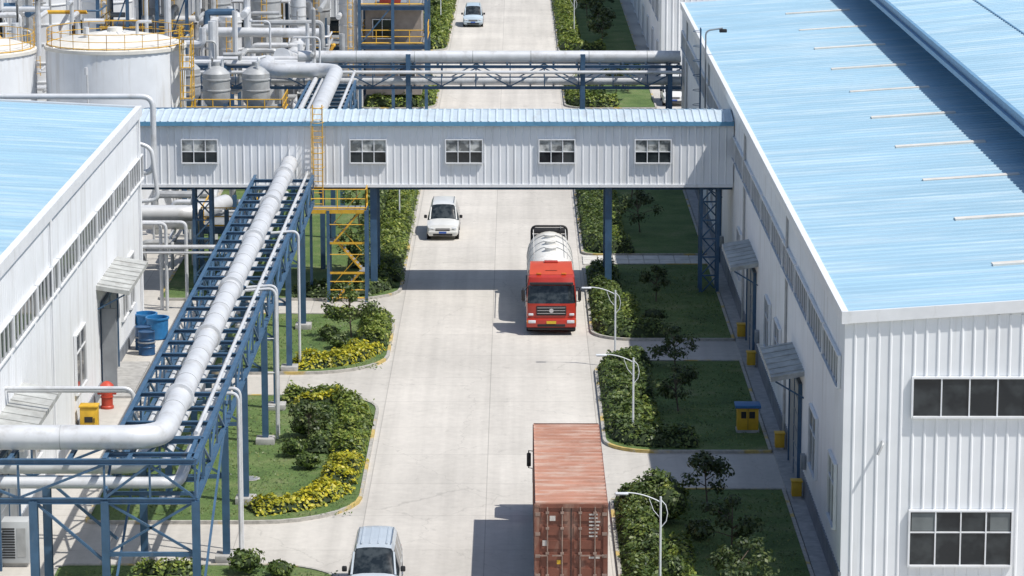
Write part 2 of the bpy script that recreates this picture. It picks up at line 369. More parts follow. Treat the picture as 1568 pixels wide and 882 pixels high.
# left beds
hedge([(-14,111.0),(-11.6,111.0)],1.0,.5,LB,90); shrub(-9.9,110.9,.75,.9,LG,600); shrub(-8.6,110.4,.55,.6,LG,400)
hedge([(-10.4,119.5),(-8.3,120.5),(-7.25,123.2)],1.6,.55,LY,150); hedge([(-7.3,123.8),(-7.1,127.8)],1.5,.6,LY,130); hedge([(-7.15,128.2),(-7.1,134.5)],1.5,.7,LB); hedge([(-7.0,134.8),(-7.6,138.7),(-10.6,139.2)],1.4,.7,LB,140); hedge([(-7.7,138.2),(-10,138.2)],.8,.7,LY,120)
hedge([(-8.4,129),(-8.4,136.5)],1.0,.6,LG,110)
for q in ((-9.2,132.2,.65,1.0),(-8.7,135,.6,.9),(-9.4,128.6,.6,.8),(-8.6,126.5,.6,.7)): shrub(q[0],q[1],q[2],q[3],LG,500)
tree(-8.9,131.2,1.8,.9,LD,900)
hedge([(-10.6,146.3),(-8.4,147.2),(-7.1,150.5)],1.7,.55,LY,150); hedge([(-7.1,151.0),(-7.1,157.6)],1.6,.8,LB); hedge([(-8.1,158.3),(-9.8,158.5)],1.0,.6,LB)
shrub(-8.7,150.6,.6,.8,LG,500); shrub(-9.3,152.6,.6,.8,LG,500); tree(-8.2,153.2,2.7,1.15,LG,1300)
hedge([(-12,164.3),(-8.3,164.3),(-7.1,167)],1.6,.8,LG); hedge([(-7.2,168),(-7.2,206)],1.9,.95,LB,110); hedge([(-8.7,172),(-8.7,200)],1.3,.8,LG,70)
for q in ((-9.4,172,2.3,.9),(-9.4,186,2.6,1.0)): tree(*q,LG,700)
hedge([(-11.5,241.3),(-7.2,241.3),(-7.2,254)],1.8,.9,LB,70,.12); hedge([(-9.6,243),(-9.4,253)],2.4,.9,LB,60,.12)
hedge([(-10,280.5),(-7.2,280.5),(-7.1,340)],1.9,.95,LB,50,.14); hedge([(-9,283),(-9,340)],1.6,1.0,LG,45,.14)
for k in range(6): tree(-9+random.uniform(-.4,.6),286+k*8,2.8,1.1,LG,500,.14)
# ------------------------------------------------------------------ right factory hall
XW=11.6; Y0=108.2; Y1=218; ZE=10.3; sl=.066
def door(o,axis_c,y0,y1,z1,out):
    D=o.p('door_leaf',GREYM); F=o.p('door_frame',STEEL); lo,hi=sorted((axis_c+out*.05,axis_c+out*.10)); D.box(lo,hi,y0,y1,.05,z1)
    lo,hi=sorted((axis_c,axis_c+out*.16))
    for a in (y0-.12,y1): F.box(lo,hi,a,a+.12,0,z1+.12)
    F.box(lo,hi,y0,y1,z1,z1+.12); lo,hi=sorted((axis_c+out*.10,axis_c+out*.13)); F.box(lo,hi,(y0+y1)/2-.04,(y0+y1)/2+.04,.05,z1)
    for i in range(1,6): D.box(lo,hi,y0,(y0+y1)/2-.05,.05+z1*i/6-.02,.05+z1*i/6+.02)
PALECAN=simple('canopy_sheet',(.50,.51,.49),.7,var=.35,scale=1.2,dirt=((.25,.24,.22),2,(1,.6,1),.5,.6))
def canopy(o,xw,xo,y0,y1,z):
    C=o.p('door_canopy',PALECAN)
    C.add([(xw,y0,z+.25),(xo,y0,z),(xo,y1,z),(xw,y1,z+.25),(xw,y0,z+.05),(xo,y0,z-.2),(xo,y1,z-.2),(xw,y1,z+.05)],
      [(0,1,2,3),(7,6,5,4),(0,4,5,1),(1,5,6,2),(2,6,7,3)])
    q=y0+.4
    while q<y1-.1: C.add([(xw,q,z+.255),(xo,q,z+.005),(xo,q+.06,z+.005),(xw,q+.06,z+.255),(xw,q,z+.285),(xo,q,z+.035),(xo,q+.06,z+.035),(xw,q+.06,z+.285)],[(4,5,6,7),(0,1,5,4),(1,2,6,5),(2,3,7,6)]); q+=1.0
    F=o.p('canopy_brackets',STEEL)
    for yy in (y0+.2,y1-.2): F.beam((xw,yy,z-.9),(xo*.85+xw*.15,yy,z-.22),.06,.06)
o=Obj('factory_hall'); W=o.p('walls',WHITE)
W.ribwall('x',XW,52.4,Y0,0,ZE,-1,.42,.035); W.ribwall('y',Y0,Y1,XW,.9,ZE,-1,.42,.02)
W.add([(XW,Y1,0),(52.4,Y1,0),(52.4,Y1,ZE),(XW,Y1,ZE)],[(1,0,3,2)]); W.add([(52.4,Y0,0),(52.4,Y1,0),(52.4,Y1,ZE),(52.4,Y0,ZE)],[(0,1,2,3)])
for yy,s_ in ((Y0,1),(Y1,-1)): W.add([(XW,yy,ZE),(52.4,yy,ZE),(32,yy,ZE+(32-XW)*sl)],[(0,1,2)])
P=o.p('plinth',PLINTH); P.box(XW-.06,XW+.02,Y0+.0,Y1,0,.9)
o.p('apron',FOOT).box(10.95,XW-.06,90,Y1,0,.07)
Rf=o.p('roof',BLUEROOF); zr=ZE+(32-XW)*sl
Rf.ribroof(Y0-.1,Y1+.1,[(XW+.1,ZE+.06),(22,ZE+.06+10.3*sl),(32,zr+.06),(52.4,ZE+.06)],.8,.045)
T=o.p('eave_trim',TRIM); T.box(XW-.14,XW+.1,Y0-.16,Y1+.16,ZE-.32,ZE+.13)
for yy in (Y0-.16,Y1+.05):
    T.add([(XW+.1,yy,ZE-.3),(32,yy,zr-.3),(32,yy,zr+.13),(XW+.1,yy,ZE+.13),(XW+.1,yy+.11,ZE-.3),(32,yy+.11,zr-.3),(32,yy+.11,zr+.13),(XW+.1,yy+.11,ZE+.13)],
      [(0,1,2,3),(7,6,5,4),(3,2,6,7),(4,5,1,0)])
St=o.p('roof_joint_strips',STRIP); yy=115
while yy<217:
    z1=ZE+.06+(17.8-XW)*sl; z2=ZE+.06+(22.0-XW)*sl
    St.add([(17.8,yy,z1-.02),(22.0,yy,z2-.02),(22.0,yy+.5,z2-.02),(17.8,yy+.5,z1-.02),(17.8,yy,z1+.07),(22.0,yy,z2+.07),(22.0,yy+.5,z2+.07),(17.8,yy+.5,z1+.07)],[(4,5,6,7),(0,1,5,4),(3,7,6,2),(0,4,7,3),(1,2,6,5)])
    yy+=10.15
Mo=o.p('roof_monitor',BLUEROOF); Mo.ribroof(Y0+6,Y1-3,[(22.8,13.05),(32,13.9),(41.2,13.05)],.8,.045)
Mt=o.p('roof_monitor_edge',BLUEROOF2)
Mt.box(22.6,22.8,Y0+6,Y1-3,12.6,13.12); Mt.box(22.40,22.6,Y0+6,Y1-3,12.50,12.75); Mt.box(41.2,41.4,Y0+6,Y1-3,12.7,13.12); Mt.box(22.8,24.2,Y0+6,Y1-3,12.75,12.85)
o.p('roof_monitor_walls',BLUEROOF2).box(24.2,39.8,Y0+7,Y1-4,10.8,12.74); Mt.tube([(32,Y0+6,13.95),(32,Y1-3,13.95)],.18,8)
Mt.box(27.5,27.58,Y0+6,Y1-3,13.48,13.56)
window(o,'x',14.05,20.0,Y0-.03,6.65,8.0,-1,6,pre='front_window',w=.07); window(o,'x',14.05,17.65,Y0-.03,1.2,3.15,-1,4,zs=(2.4,),pre='front_window',w=.07)
window(o,'x',22,28,Y0-.03,6.65,8.0,-1,6,pre='front_window',w=.07); window(o,'x',20,24,Y0-.03,1.2,3.15,-1,4,zs=(2.4,),pre='front_window',w=.07)
o.p('window_blind',simple('blind_fabric',(.20,.22,.22),.9,var=.3)).box(14.1,15.0,Y0-.095,Y0-.088,2.45,3.1); o.p('window_blind').box(16.9,17.6,Y0-.095,Y0-.088,2.45,3.1)
yy=Y0+1
while yy<Y1-6: window(o,'y',yy,yy+5.6,XW-.02,7.45,8.55,-1,6,pre='clerestory',w=.06); yy+=6
for a,b in ((109.8,112),(117,119.6),(134,136.6),(139.6,142),(158,160.5),(180,182.5),(190,192.5)): window(o,'y',a,b,XW-.02,2.1,4.4,-1,2,zs=(3.6,),pre='side_window',w=.07)
for a,b in ((123.8,128),(148.3,152.6),(174.2,177)): door(o,XW-.02,a,b,4.2,-1)
canopy(o,XW,10.25,123,128.8,4.75); canopy(o,XW,10.25,147.2,153.7,4.75); canopy(o,XW,10.25,173.5,178,4.75)
VP=o.p('wall_pipes',ALU2); VP.tube(rpath([(13.0,Y0,5.7),(13.0,Y0-.3,5.7),(12.8,Y0-.4,5.3)],.15),.05,8)
for yy in (131,156,186,210): VP.tube([(XW-.1,yy,.1),(XW-.1,yy,ZE-.3)],.06,8)
for yy in (121.5,146,172): o.p('wall_boxes',GREYM).rbox(XW-.22,XW-.03,yy,yy+.4,1.3,1.9,.02)
o.done()
o=Obj('roof_ladder'); A=o.p('rails',STEEL)
for yy in (190,190.6): A.tube([(11.25,yy,5.4),(11.25,yy,11.6)],.04,6)
for k in range(20): A.tube([(11.25,190,5.6+k*.3),(11.25,190.6,5.6+k*.3)],.02,5)
for k in range(7): A.tube([(11.25+ -.45*math.sin(a),190.3-.5*math.cos(a),6+k*.9) for a in [math.pi*j/8 for j in range(9)]],.02,5)
o.done()
o=Obj('wall_floodlight'); A=o.p('mast',GREYM); A.tube(rpath([(11.3,186,7),(11.3,186,11.9),(12.3,186,12.05)],.3),.05,8); o.p('lamp_head',DARK).rbox(12.1,12.55,185.87,186.13,11.8,12.0,.04); o.done()
o=Obj('workshop_building'); W=o.p('walls',WHITE); W.ribwall('x',12,45,258,0,11,-1,.5,.05); W.ribwall('y',258,400,12,0,11,-1,.5,.04)
W.box(12.05,44.9,258.1,399.9,.1,10.9)
o.p('roof',BLUEROOF).ribroof(257.8,400,[(11.8,11.05),(28,12.2),(45,11.05)],.8,.05); o.p('eave_trim',TRIM).box(11.7,12.0,257.7,400,10.7,11.1)
for k in range(20): window(o,'y',261+k*7,266+k*7,11.97,4.6,6.6,-1,4,pre='side_window')
for k in range(14): window(o,'y',261+k*10,263.4+k*10,11.97,.2,2.8,-1,2,pre='lower_window')
o.done()
# ------------------------------------------------------------------ left factory hall
XL=-19.1; YL=157.5; ZL=11.0
o=Obj('factory_hall'); W=o.p('walls',WHITE); W.ribwall('y',60,YL,XL,.6,ZL,1,.42,.02)
W.ribwall('x',-60,XL,YL,0,ZL,1,.42,.03); W.add([(-60,60,0),(XL,60,0),(XL,60,ZL),(-60,60,ZL)],[(0,1,2,3)]); W.add([(-60,60,0),(-60,YL,0),(-60,YL,ZL),(-60,60,ZL)],[(0,3,2,1)])
for yy in (60,YL): W.add([(-60,yy,ZL),(XL,yy,ZL),(-39.5,yy,ZL+20.4*.05)],[(0,1,2)])
o.p('plinth',PLINTH).box(XL-.02,XL+.06,60,YL,0,.6)
o.p('roof',BLUEROOF).ribroof(60,YL-.05,[(XL-.12,ZL+.06),(-39.5,ZL+.06+20.4*.05),(-60,ZL+.06)],.8,.045)
T=o.p('eave_trim',TRIM); T.box(XL-.14,XL+.16,60,YL+.14,ZL-.35,ZL+.16)
T.add([(XL-.14,YL,ZL-.3),(-39.5,YL,ZL+.72),(-39.5,YL,ZL+1.18),(XL-.14,YL,ZL+.15),(XL-.14,YL+.12,ZL-.3),(-39.5,YL+.12,ZL+.72),(-39.5,YL+.12,ZL+1.18),(XL-.14,YL+.12,ZL+.15)],[(0,1,2,3),(7,6,5,4),(3,2,6,7),(4,5,1,0)])
yy=62.3
while yy<YL-5: window(o,'y',yy,yy+5.6,XL+.02,7.45,8.6,1,6,pre='clerestory',w=.06); yy+=6
for a,b in ((119.5,122),(132.5,135.4),(148.6,150.6),(151.6,153.2)): window(o,'y',a,b,XL+.02,1.9,4.4,1,2,zs=(3.6,),pre='side_window',w=.08)
door(o,XL+.02,141.2,146.3,4.1,1); door(o,XL+.02,111.5,116,4.0,1)
canopy(o,XL,-17.6,140,147.5,5.0); canopy(o,XL,-17.6,109,118.5,5.3)
o.p('open_door_leaf',GREYM).box(XL+.1,XL+.75,140.9,141.0,.1,4.0)
o.p('threshold',FOOT).box(XL+.05,-17.6,140,147.5,0,.1)
for yy in (126,156.5): o.p('downpipes',TRIM).tube([(XL+.12,yy,.1),(XL+.12,yy,ZL-.35)],.06,8)
o.done()
# ------------------------------------------------------------------ enclosed conveyor bridge
o=Obj('enclosed_footbridge'); bx0,bx1=-26,11.55; by0,by1=164.7,169.3; bz0,bz1=6.0,9.3
W=o.p('walls',WHITE); W.ribwall('x',bx0,bx1,by0,bz0,bz1,-1,.4,.03); W.ribwall('x',bx0,bx1,by1,bz0,bz1,1,.4,.03)
W.box(bx0,bx1,by0+.1,by1-.1,bz0+.02,bz0+.2)
W.add([(bx0,by0,bz0),(bx0,by1,bz0),(bx0,by1,bz1),(bx0,by0,bz1)],[(0,3,2,1)])
Rf=o.p('roof',PALEROOF)
n=int((bx1-bx0)/.4); vs=[]; xs=[]
for k in range(n+1):
    x=bx0+k*(bx1-bx0)/n
    for dx,h in ((0,0),(.26,0),(.3,.05),(.36,.05)):
        if k<n or dx==0: xs.append((x+dx,h))
for x,h in xs:
    for y,z in ((by0-.25,bz1+.08),((by0+by1)/2,bz1+.38),(by1+.25,bz1+.08)): vs.append((x,y,z+h))
Rf.add(vs,[(i*3+j,(i+1)*3+j,(i+1)*3+j+1,i*3+j+1) for i in range(len(xs)-1) for j in range(2)])
T=o.p('eave_trim',BLUETRIM); T.box(bx0,bx1,by0-.3,by0-.2,bz1-.12,bz1+.1); T.box(bx0,bx1,by1+.2,by1+.3,bz1-.12,bz1+.1)
T2=o.p('bottom_trim',TRIM); T2.box(bx0,bx1,by0-.07,by0-.002,bz0-.14,bz0+.02)
for a,b in ((-17.7,-15.85),(-8.77,-6.9),(-3.7,-1.8),(1.25,3.1),(6.35,8.2)): window(o,'x',a,b,by0-.03,7.2,8.4,-1,3,zs=(7.78,),glt=GLASSL,w=.06)  # upper panes: bright view through the bridge is put into the glass colour
C=o.p('columns',STEEL)
for x in (-7.6,4.95):
    for y in (by0+.6,by1-.6): C.ibeam((x,y,0),(x,y,bz0),.36,.36,.05)
    C.ibeam((x,by0+.6,bz0-.2),(x,by1-.6,bz0-.2),.2,.3); C.beam((x,by0+.6,.5),(x,by1-.6,bz0-.4),.08,.08)
for x0 in (9.9,-17.2):
    for dx in (0,.9):
        for y in (by0+.5,by0+1.6): C.beam((x0+dx,y,0),(x0+dx,y,bz0),.16,.16)
    for k in range(6):
        z=k*1.0
        C.beam((x0,by0+.5,z),(x0+.9,by0+.5,z+1),.07,.07); C.beam((x0+.9,by0+1.6,z),(x0,by0+1.6,z+1),.07,.07); C.beam((x0,by0+.5,z+1),(x0,by0+1.6,z),.07,.07); C.beam((x0,by0+.5,z),(x0+.9,by0+.5,z),.08,.08)
C.ibeam((bx0,by0+.6,bz0-.18),(bx1,by0+.6,bz0-.18),.2,.34); C.ibeam((bx0,by1-.6,bz0-.18),(bx1,by1-.6,bz0-.18),.2,.34)
o.done()
def rail(mb,pts,z,h=1.1,r=.035):
    for a,b in zip(pts,pts[1:]):
        a=V(a+(z,));b=V(b+(z,)); n=max(1,int((b-a).length/1.1))
        for k in range(n+1): p=a.lerp(b,k/n); mb.tube([p,p+V((0,0,h))],r,5)
        for hh in (h,h*.55,.12): mb.tube([a+V((0,0,hh)),b+V((0,0,hh))],r*(1.5 if hh==.12 else 1),5)
o=Obj('steel_stair_tower'); Yl=o.p('railings',YELLOW); Fr=o.p('frame',STEEL); St=o.p('treads',GREYM); Lp=o.p('landing_edges',YELLOW)
sx0,sx1,sy0,sy1=-10.9,-7.9,162.9,164.4
for x in (-9.9,sx1):
    for y in (sy0,sy1): Fr.beam((x,y,0),(x,y,4.9),.16,.16)
Fr.beam((sx0,sy1,0),(sx0,sy1,4.9),.14,.14)
St.box(sx0,sx1,sy0,sy1,4.84,4.92); rail(Yl,[(sx0,sy1),(sx0,sy0),(sx1,sy0),(sx1,sy1)],4.92,1.1,.028)
Lp.box(sx0,sx1,sy0-.02,sy0-.01,4.74,4.95)
lv=[.0,1.6,3.2,4.84]
for k in range(3):
    a,b=(-9.6,-8.2) if k%2==0 else (-8.2,-9.6); y=sy0+.1 if k%2==0 else sy0+.8
    for dy in (0,.6): Lp.beam((a,y+dy,lv[k]),(b,y+dy,lv[k+1]),.04,.09)
    Yl.tube([(a,y,lv[k]+1),(b,y,lv[k+1]+1)],.018,5)
    for q in range(8): x=a+(b-a)*(q+.5)/8; z=lv[k]+(lv[k+1]-lv[k])*(q+.5)/8; St.box(x-.1,x+.1,y+.03,y+.57,z-.02,z+.02)
    if k<2:
        St.box(-9.9 if b<a else b-.1,b+.1 if b<a else sx1,sy0,sy1,lv[k+1]-.06,lv[k+1]-.001)
        Lp.box(-9.9,sx1,sy0-.02,sy0-.01,lv[k+1]-.1,lv[k+1]+.02); Yl.tube([(-9.9,sy0,lv[k+1]+.95),(sx1,sy0,lv[k+1]+.95)],.025,5)
rail(Yl,[(-9.9,sy0-.02),(sx1,sy0-.02)],.1,1.0,.028)
o.done()
o=Obj('caged_ladder'); A=o.p('rails',YELLOW)
for x in (-10.75,-10.25): A.tube([(x,164.45,4.9),(x,164.45,10.3)],.035,6)
for k in range(18): A.tube([(-10.75,164.45,5+.3*k),(-10.25,164.45,5+.3*k)],.02,5)
for k in range(5): A.tube([(-10.5-.35*math.cos(a),164.45-.6*math.sin(a),7+k*.8) for a in [math.pi*j/8 for j in range(9)]],.02,5)
for dx in (-.3,.3): A.tube([(-10.5+dx,163.9,7),(-10.5+dx,163.9,10.2)],.018,5)
o.done()
# ------------------------------------------------------------------ pipe racks
def truss(mb,p0,p1,zl,zu,step,w=.16):
    p0=V(p0);p1=V(p1); n=max(1,round((p1-p0).length/step))
    mb.ibeam(p0+V((0,0,zu)),p1+V((0,0,zu)),w,.2); mb.ibeam(p0+V((0,0,zl)),p1+V((0,0,zl)),w,.2)
    for k in range(n):
        a=p0.lerp(p1,k/n); b=p0.lerp(p1,(k+1)/n); u=V((0,0,zu-.1)); l=V((0,0,zl+.1))
        if k%2: mb.beam(a+u,b+l,.08,.08)
        else: mb.beam(a+l,b+u,.08,.08)
        mb.beam(b+l,b+u,.07,.07)
o=Obj('pipe_rack'); F=o.p('steel_frame',STEEL); B=o.p('footings',FOOT); xa,xb=-13.8,-10.75; zu,zl=6.5,5.15
truss(F,(xa,102,0),(xa,164.3,0),zl,zu,2.6); truss(F,(xb,102,0),(xb,164.3,0),zl,zu,2.6)
y=103
while y<164: F.ibeam((xa,y,zu),(xb,y,zu),.16,.16); y+=2.3
y=103
while y<164: F.beam((xa,y,zl),(xb,y,zl),.12,.12); y+=4.6
for y in (102,112.6,121,131,137.5,145.5,155.5):
    for x in (xa,xb):
        F.ibeam((x,y,0),(x,y,zl),.26,.26,.04); B.rbox(x-.4,x+.4,y-.4,y+.4,0,.35,.03)
    F.beam((xa,y,3.3),(xb,y,zl),.08,.08); F.beam((xa,y,3.3),(xb,y,3.3),.14,.14); F.beam((xa,y,zl),(xb,y,3.3),.08,.08)
for x in (xa,xb): F.beam((x,102,.6),(x,112.6,zl),.08,.08)
for y in (102,105):
    truss(F,(-34,y,0),(xa,y,0),zl,zu,2.7); truss(F,(xa,y,0),(xb,y,0),zl,zu,1.6)
    for x in (-16.2,-22,-28): F.ibeam((x,y,0),(x,y,zl),.28,.28,.04); B.rbox(x-.4,x+.4,y-.4,y+.4,0,.35,.03)
    F.beam((-16.2,y,zl),(xa,y,3.0),.09,.09)
x=-33
while x<xb: F.ibeam((x,102,zu),(x,105,zu),.14,.14); x+=2.0
Pm=o.p('main_pipe',ALU); mp=rpath([(-40,103.2,7.05),(-12,103.2,7.05),(-12,164.65,7.15)],1.3,8); Pm.tube(mp,.42,24)
Fl=o.p('pipe_bands',ALU2)
for yy in np.arange(107,164,2.2): Fl.tube([(-12,yy,7.06+.0016*(yy-103)),(-12,yy+.025,7.06+.0016*(yy-103))],.424,24)
for yy in (109,119.5,129.5,141,151,160): Pm.tube([(-12,yy,7.08+.0016*(yy-103)),(-12,yy+.22,7.08+.0016*(yy-103))],.52,24)
for xx in np.arange(-33,-14,2.2): Fl.tube([(xx,103.2,7.05),(xx+.025,103.2,7.05)],.424,24)
for yy in np.arange(106.5,164,7): F.box(-12.25,-11.75,yy-.1,yy+.1,6.55,6.75)
Ps=o.p('small_pipes',ALU)
Ps.tube(rpath([(-40,104.3,5.75),(-12.9,104.3,5.75),(-12.9,164.6,5.75)],.6),.24,14)
Ps.tube(rpath([(-40,102.7,5.6),(-11.4,102.7,5.6),(-11.4,164.6,5.6)],.6),.2,14)
for xx,zz,r in ((-13.35,5.6,.12),(-12.2,5.55,.14)): Ps.tube([(xx,105.4,zz),(xx,164.6,zz)],r,10)
Ps.tube([(-11.05,105.4,6.68),(-11.05,164.6,6.68)],.07,8)
for yy,zz in ((113.4,6.2),(114.2,6.2),(131.8,6.6),(132.5,6.6),(146.2,6.6)):
    Ps.tube(rpath([(-11.6,yy,zz),(-10.3,yy,zz+.1),(-10.3,yy,.05)],.35),.065,8)
for zz in (1.5,3,4.5): Ps.tube([(-10.75,131.8,zz),(-10.3,131.8,zz)],.03,5)
o.done()
o=Obj('overhead_steam_line'); A=o.p('pipe',ALU)
for dy,zz in ((0,6.25),(.5,6.05)): A.tube(rpath([(-19.2,114.3+dy,zz),(-14.3,114.3+dy,zz),(-14.3,114.3+dy,5.0),(-13.6,116+dy,4.7)],.4),.08,10)
o.done()
o=Obj('overhead_steam_line'); A=o.p('pipe',ALU)
A.tube(rpath([(-40,158.6,11.5),(-18.5,158.6,11.5),(-18.5,158.6,7.6),(-20,158.6,7.5)],.6),.15,12)
A.tube(rpath([(-19.5,158.4,9.2),(-18.6,158.4,8.9),(-18.3,158.4,6.2),(-19.6,158.4,6.1)],.4),.11,12)
o.done()
o=Obj('pipe_rack'); F=o.p('steel_frame',STEEL)
truss(F,(xa,170,0),(xa,209,0),4.7,6.0,2.6); truss(F,(xb,170,0),(xb,209,0),4.7,6.0,2.6)
for y in np.arange(171,209,1.9): F.ibeam((xa,y,6.0),(xb,y,6.0),.16,.16)
for y in (172,182,192,202,209):
    for x in (xa,xb): F.ibeam((x,y,0),(x,y,4.7),.26,.26,.04)
A=o.p('main_pipe',ALU); A.tube(rpath([(-12,169.5,6.7),(-12,209,6.75),(-17,209,6.75),(-17,214,6.7)],1.6,8),.5,22)
A.tube([(-13.4,170,6.2),(-13.4,213,6.2)],.16,10); A.tube([(-12.9,170,6.2),(-12.9,213,6.2)],.12,10); A.tube([(-11,170,6.2),(-11,213,6.2)],.1,10)
o.done()
o=Obj('pipe_rack'); F=o.p('steel_frame',STEEL); A=o.p('pipes',ALU)
for y in (214.4,217): truss(F,(-24,y,0),(11.4,y,0),4.9,6.35,2.3,.14)
for x in np.arange(-23,11,1.6): F.beam((x,214.4,6.35),(x,217,6.35),.14,.14); F.beam((x,214.4,4.9),(x,217,4.9),.12,.12)
for x in (-20,-13.5,-7.4,4.6,10.6):
    for y in (214.4,217): F.ibeam((x,y,0),(x,y,7.2 if x in (-7.4,4.6) else 6.4),.32,.32,.05)
A.tube([(-15,214.9,7.0),(11.3,214.9,7.0)],.40,18); A.tube([(-24,215.8,6.7),(11.4,215.8,6.7)],.22,12); A.tube([(-24,216.4,6.65),(11.4,216.4,6.65)],.16,10)
A.tube([(-24,214.1,6.0),(11.4,214.1,6.0)],.12,10)
A.tube([(-24,215.1,5.3),(11.4,215.1,5.3)],.3,14); A.tube([(-24,215.9,5.15),(11.4,215.9,5.15)],.18,10); A.tube([(-24,214.6,6.62),(-15,214.6,6.62)],.2,10)
Fl=o.p('pipe_bands',ALU2)
for x in np.arange(-15,11,4): Fl.tube([(x,214.9,7.0),(x+.06,214.9,7.0)],.41,18)
o.done()
# ------------------------------------------------------------------ storage tanks
TANK=simple('tank_cladding',(.78,.80,.82),.45,var=.1,scale=.7,dirt=((.45,.41,.35),1,(1.5,1.5,.12),.52,.45))
DOME=simple('tank_roof',(.76,.73,.66),.6,var=.2,scale=1.2)
o=Obj('storage_tank',loc=(-25,195,0)); n=120; M_=o.p('shell',TANK)
vs=[]
for k in range(n):
    a=2*math.pi*k/n; r=4.3+(.035 if k%2 else 0); vs+=[(r*math.cos(a),r*math.sin(a),0),(r*math.cos(a),r*math.sin(a),10)]
M_.add(vs,[(2*k,2*((k+1)%n),2*((k+1)%n)+1,2*k+1) for k in range(n)])
o.p('roof',DOME).lathe(0,0,[(4.42,9.9),(4.42,10.1),(3.2,10.5),(1.8,10.75),(.5,10.9),(.45,11.15),(.05,11.2)],48)
Y_=o.p('railing',YELLOW); pts=[(4.25*math.cos(a),4.25*math.sin(a)) for a in [2*math.pi*j/24 for j in range(25)]]
rail(Y_,pts,10.1,1.0,.022); S_=o.p('roof_fittings',ALU); S_.tube(rpath([(1.5,-1,10.8),(1.5,-1,11.6),(2.4,-1,11.6)],.2),.1,8); S_.tube([(-1.6,-1.4,10.7),(-1.6,-1.4,11.3)],.18,10)
S_.tube(rpath([(-1.2,-4.45,0),(-1.2,-4.45,8.8),(-1.2,-4.9,8.8)],.2),.06,8); S_.tube([(-1.2,-4.9,8.75),(-1.2,-4.9,9.2)],.12,8)
for k in range(10):
    a=2*math.pi*k/10; S_.tube([(4.35*math.cos(a),4.35*math.sin(a),10.12),(.6*math.cos(a),.6*math.sin(a),10.92)],.04,5)
tk=o.done(); dup(tk,(-34.2,194,-.2),.6); dup(tk,(-43.2,194,0),1.6)
o=Obj('tank_access_tower',loc=(-20.35,193,0)); Y_=o.p('railing',YELLOW)
for x in (-.35,.35):
    for y in (-.6,.6): Y_.beam((x,y,0),(x,y,11.4),.07,.07)
D_=o.p('decks',GREYM)
for k in range(6):
    z=1.2+k*1.9; D_.box(-.4,.4,-.65,.65,z-.04,z); rail(Y_,[(-.35,-.6),(.35,-.6)],z,.9,.022); rail(Y_,[(.35,-.6),(.35,.6)],z,.9,.022)
    Y_.beam((-.2,-.5,z-1.9),(-.2,.5,z),.04,.08); Y_.beam((.2,-.5,z-1.9),(.2,.5,z),.04,.08)
o.done()
o=Obj('reactor_vessel',loc=(-19.7,205,5.3)); A=o.p('shell',ALU2)
A.lathe(0,0,[(.1,-.9),(.5,-.6),(.88,0),(.9,.1),(.9,.6),(.95,.62),(.95,.7),(.9,.72),(.9,1.3),(.95,1.32),(.95,1.4),(.9,1.42),(.9,1.75),(.6,2.05),(.25,2.25),(.25,2.5),(.05,2.52)],28)
B_=o.p('nozzles',ALU); B_.tube(rpath([(.4,0,2.1),(.4,0,2.7),(1.4,0,2.7)],.2),.1,8); B_.tube([(-.4,-.3,2.1),(-.4,-.3,2.5)],.1,8)
r1=o.done(); dup(r1,(-17.1,205,5.3),1.2); dup(r1,(-21.9,207.5,5.3),2)
o=Obj('reactor_platform'); F=o.p('frame',STEEL); Y_=o.p('railing',YELLOW)
for x in (-23.2,-19,-15.4):
    for y in (203.6,208.6): F.ibeam((x,y,0),(x,y,5.2),.25,.25)
F.box(-23.3,-15.2,203.5,208.7,4.3,4.4); F.box(-23.3,-15.2,203.4,203.52,4.2,4.6); rail(Y_,[(-23.2,208.6),(-23.2,203.5),(-15.3,203.5),(-15.3,208.6)],4.4)
o.done()
def column(name,x,y,r,z1,mat,bands=1.2,cone=0,z0=0):
    o=Obj(name,loc=(x,y,0)); A=o.p('shell',mat); prof=[]
    if cone: prof=[(.15,cone-1.6),(r,cone)]
    else: prof=[(r,z0)]
    z=prof[-1][1]+bands
    while z<z1-.3: prof+=[(r,z-.05),(r+.07,z-.04),(r+.07,z+.04),(r,z+.05)]; z+=bands
    prof+=[(r,z1),(r*.75,z1+r*.35),(r*.3,z1+r*.5),(r*.25,z1+r*.5+.3)]
    A.lathe(0,0,prof,28)
    if cone:
        L=o.p('legs',STEEL)
        for a in (.8,2.4,3.9,5.5): L.beam((r*math.cos(a),r*math.sin(a),0),(r*math.cos(a),r*math.sin(a),cone+.5),.14,.14)
    Y_=o.p('ladder',YELLOW)
    for dx in (-.2,.2): Y_.tube([(dx,-r-.15,2),(dx,-r-.15,z1)],.03,5)
    for k in range(int((z1-2)/.5)): Y_.tube([(-.2,-r-.15,2.2+.5*k),(.2,-r-.15,2.2+.5*k)],.02,4)
    return o.done()
GALV=simple('galvanised',(.54,.56,.57),.4,metal=.2,var=.3,scale=1.3,dirt=((.27,.26,.25),1.5,(1,1,.4),.52,.5))
column('process_column',-19.2,240,1.2,15,GALV); column('dust_collector',-22.8,238,1.1,9.2,GALV,1.0,5.4); column('process_column',-12.7,241,.9,15,ALU,1.6)
column('process_column',-26.6,243,.95,14,ALU2,1.4); column('process_column',-28.7,244,.95,13,ALU,1.5); column('dust_collector',-15.6,246,1.0,10,GALV,1.1,6)
column('silo',-37.5,247,2.2,9.5,TANK,1.5); column('silo',-32.5,249,2.0,11,TANK,1.5); column('silo',-43,246,2.4,12,TANK,1.5); column('process_column',-24.3,248,.7,15,ALU); column('process_column',-10.2,250,.6,16,ALU2)
column('dust_collector',-21.2,232,.85,8.0,ALU,1.0,4.6)
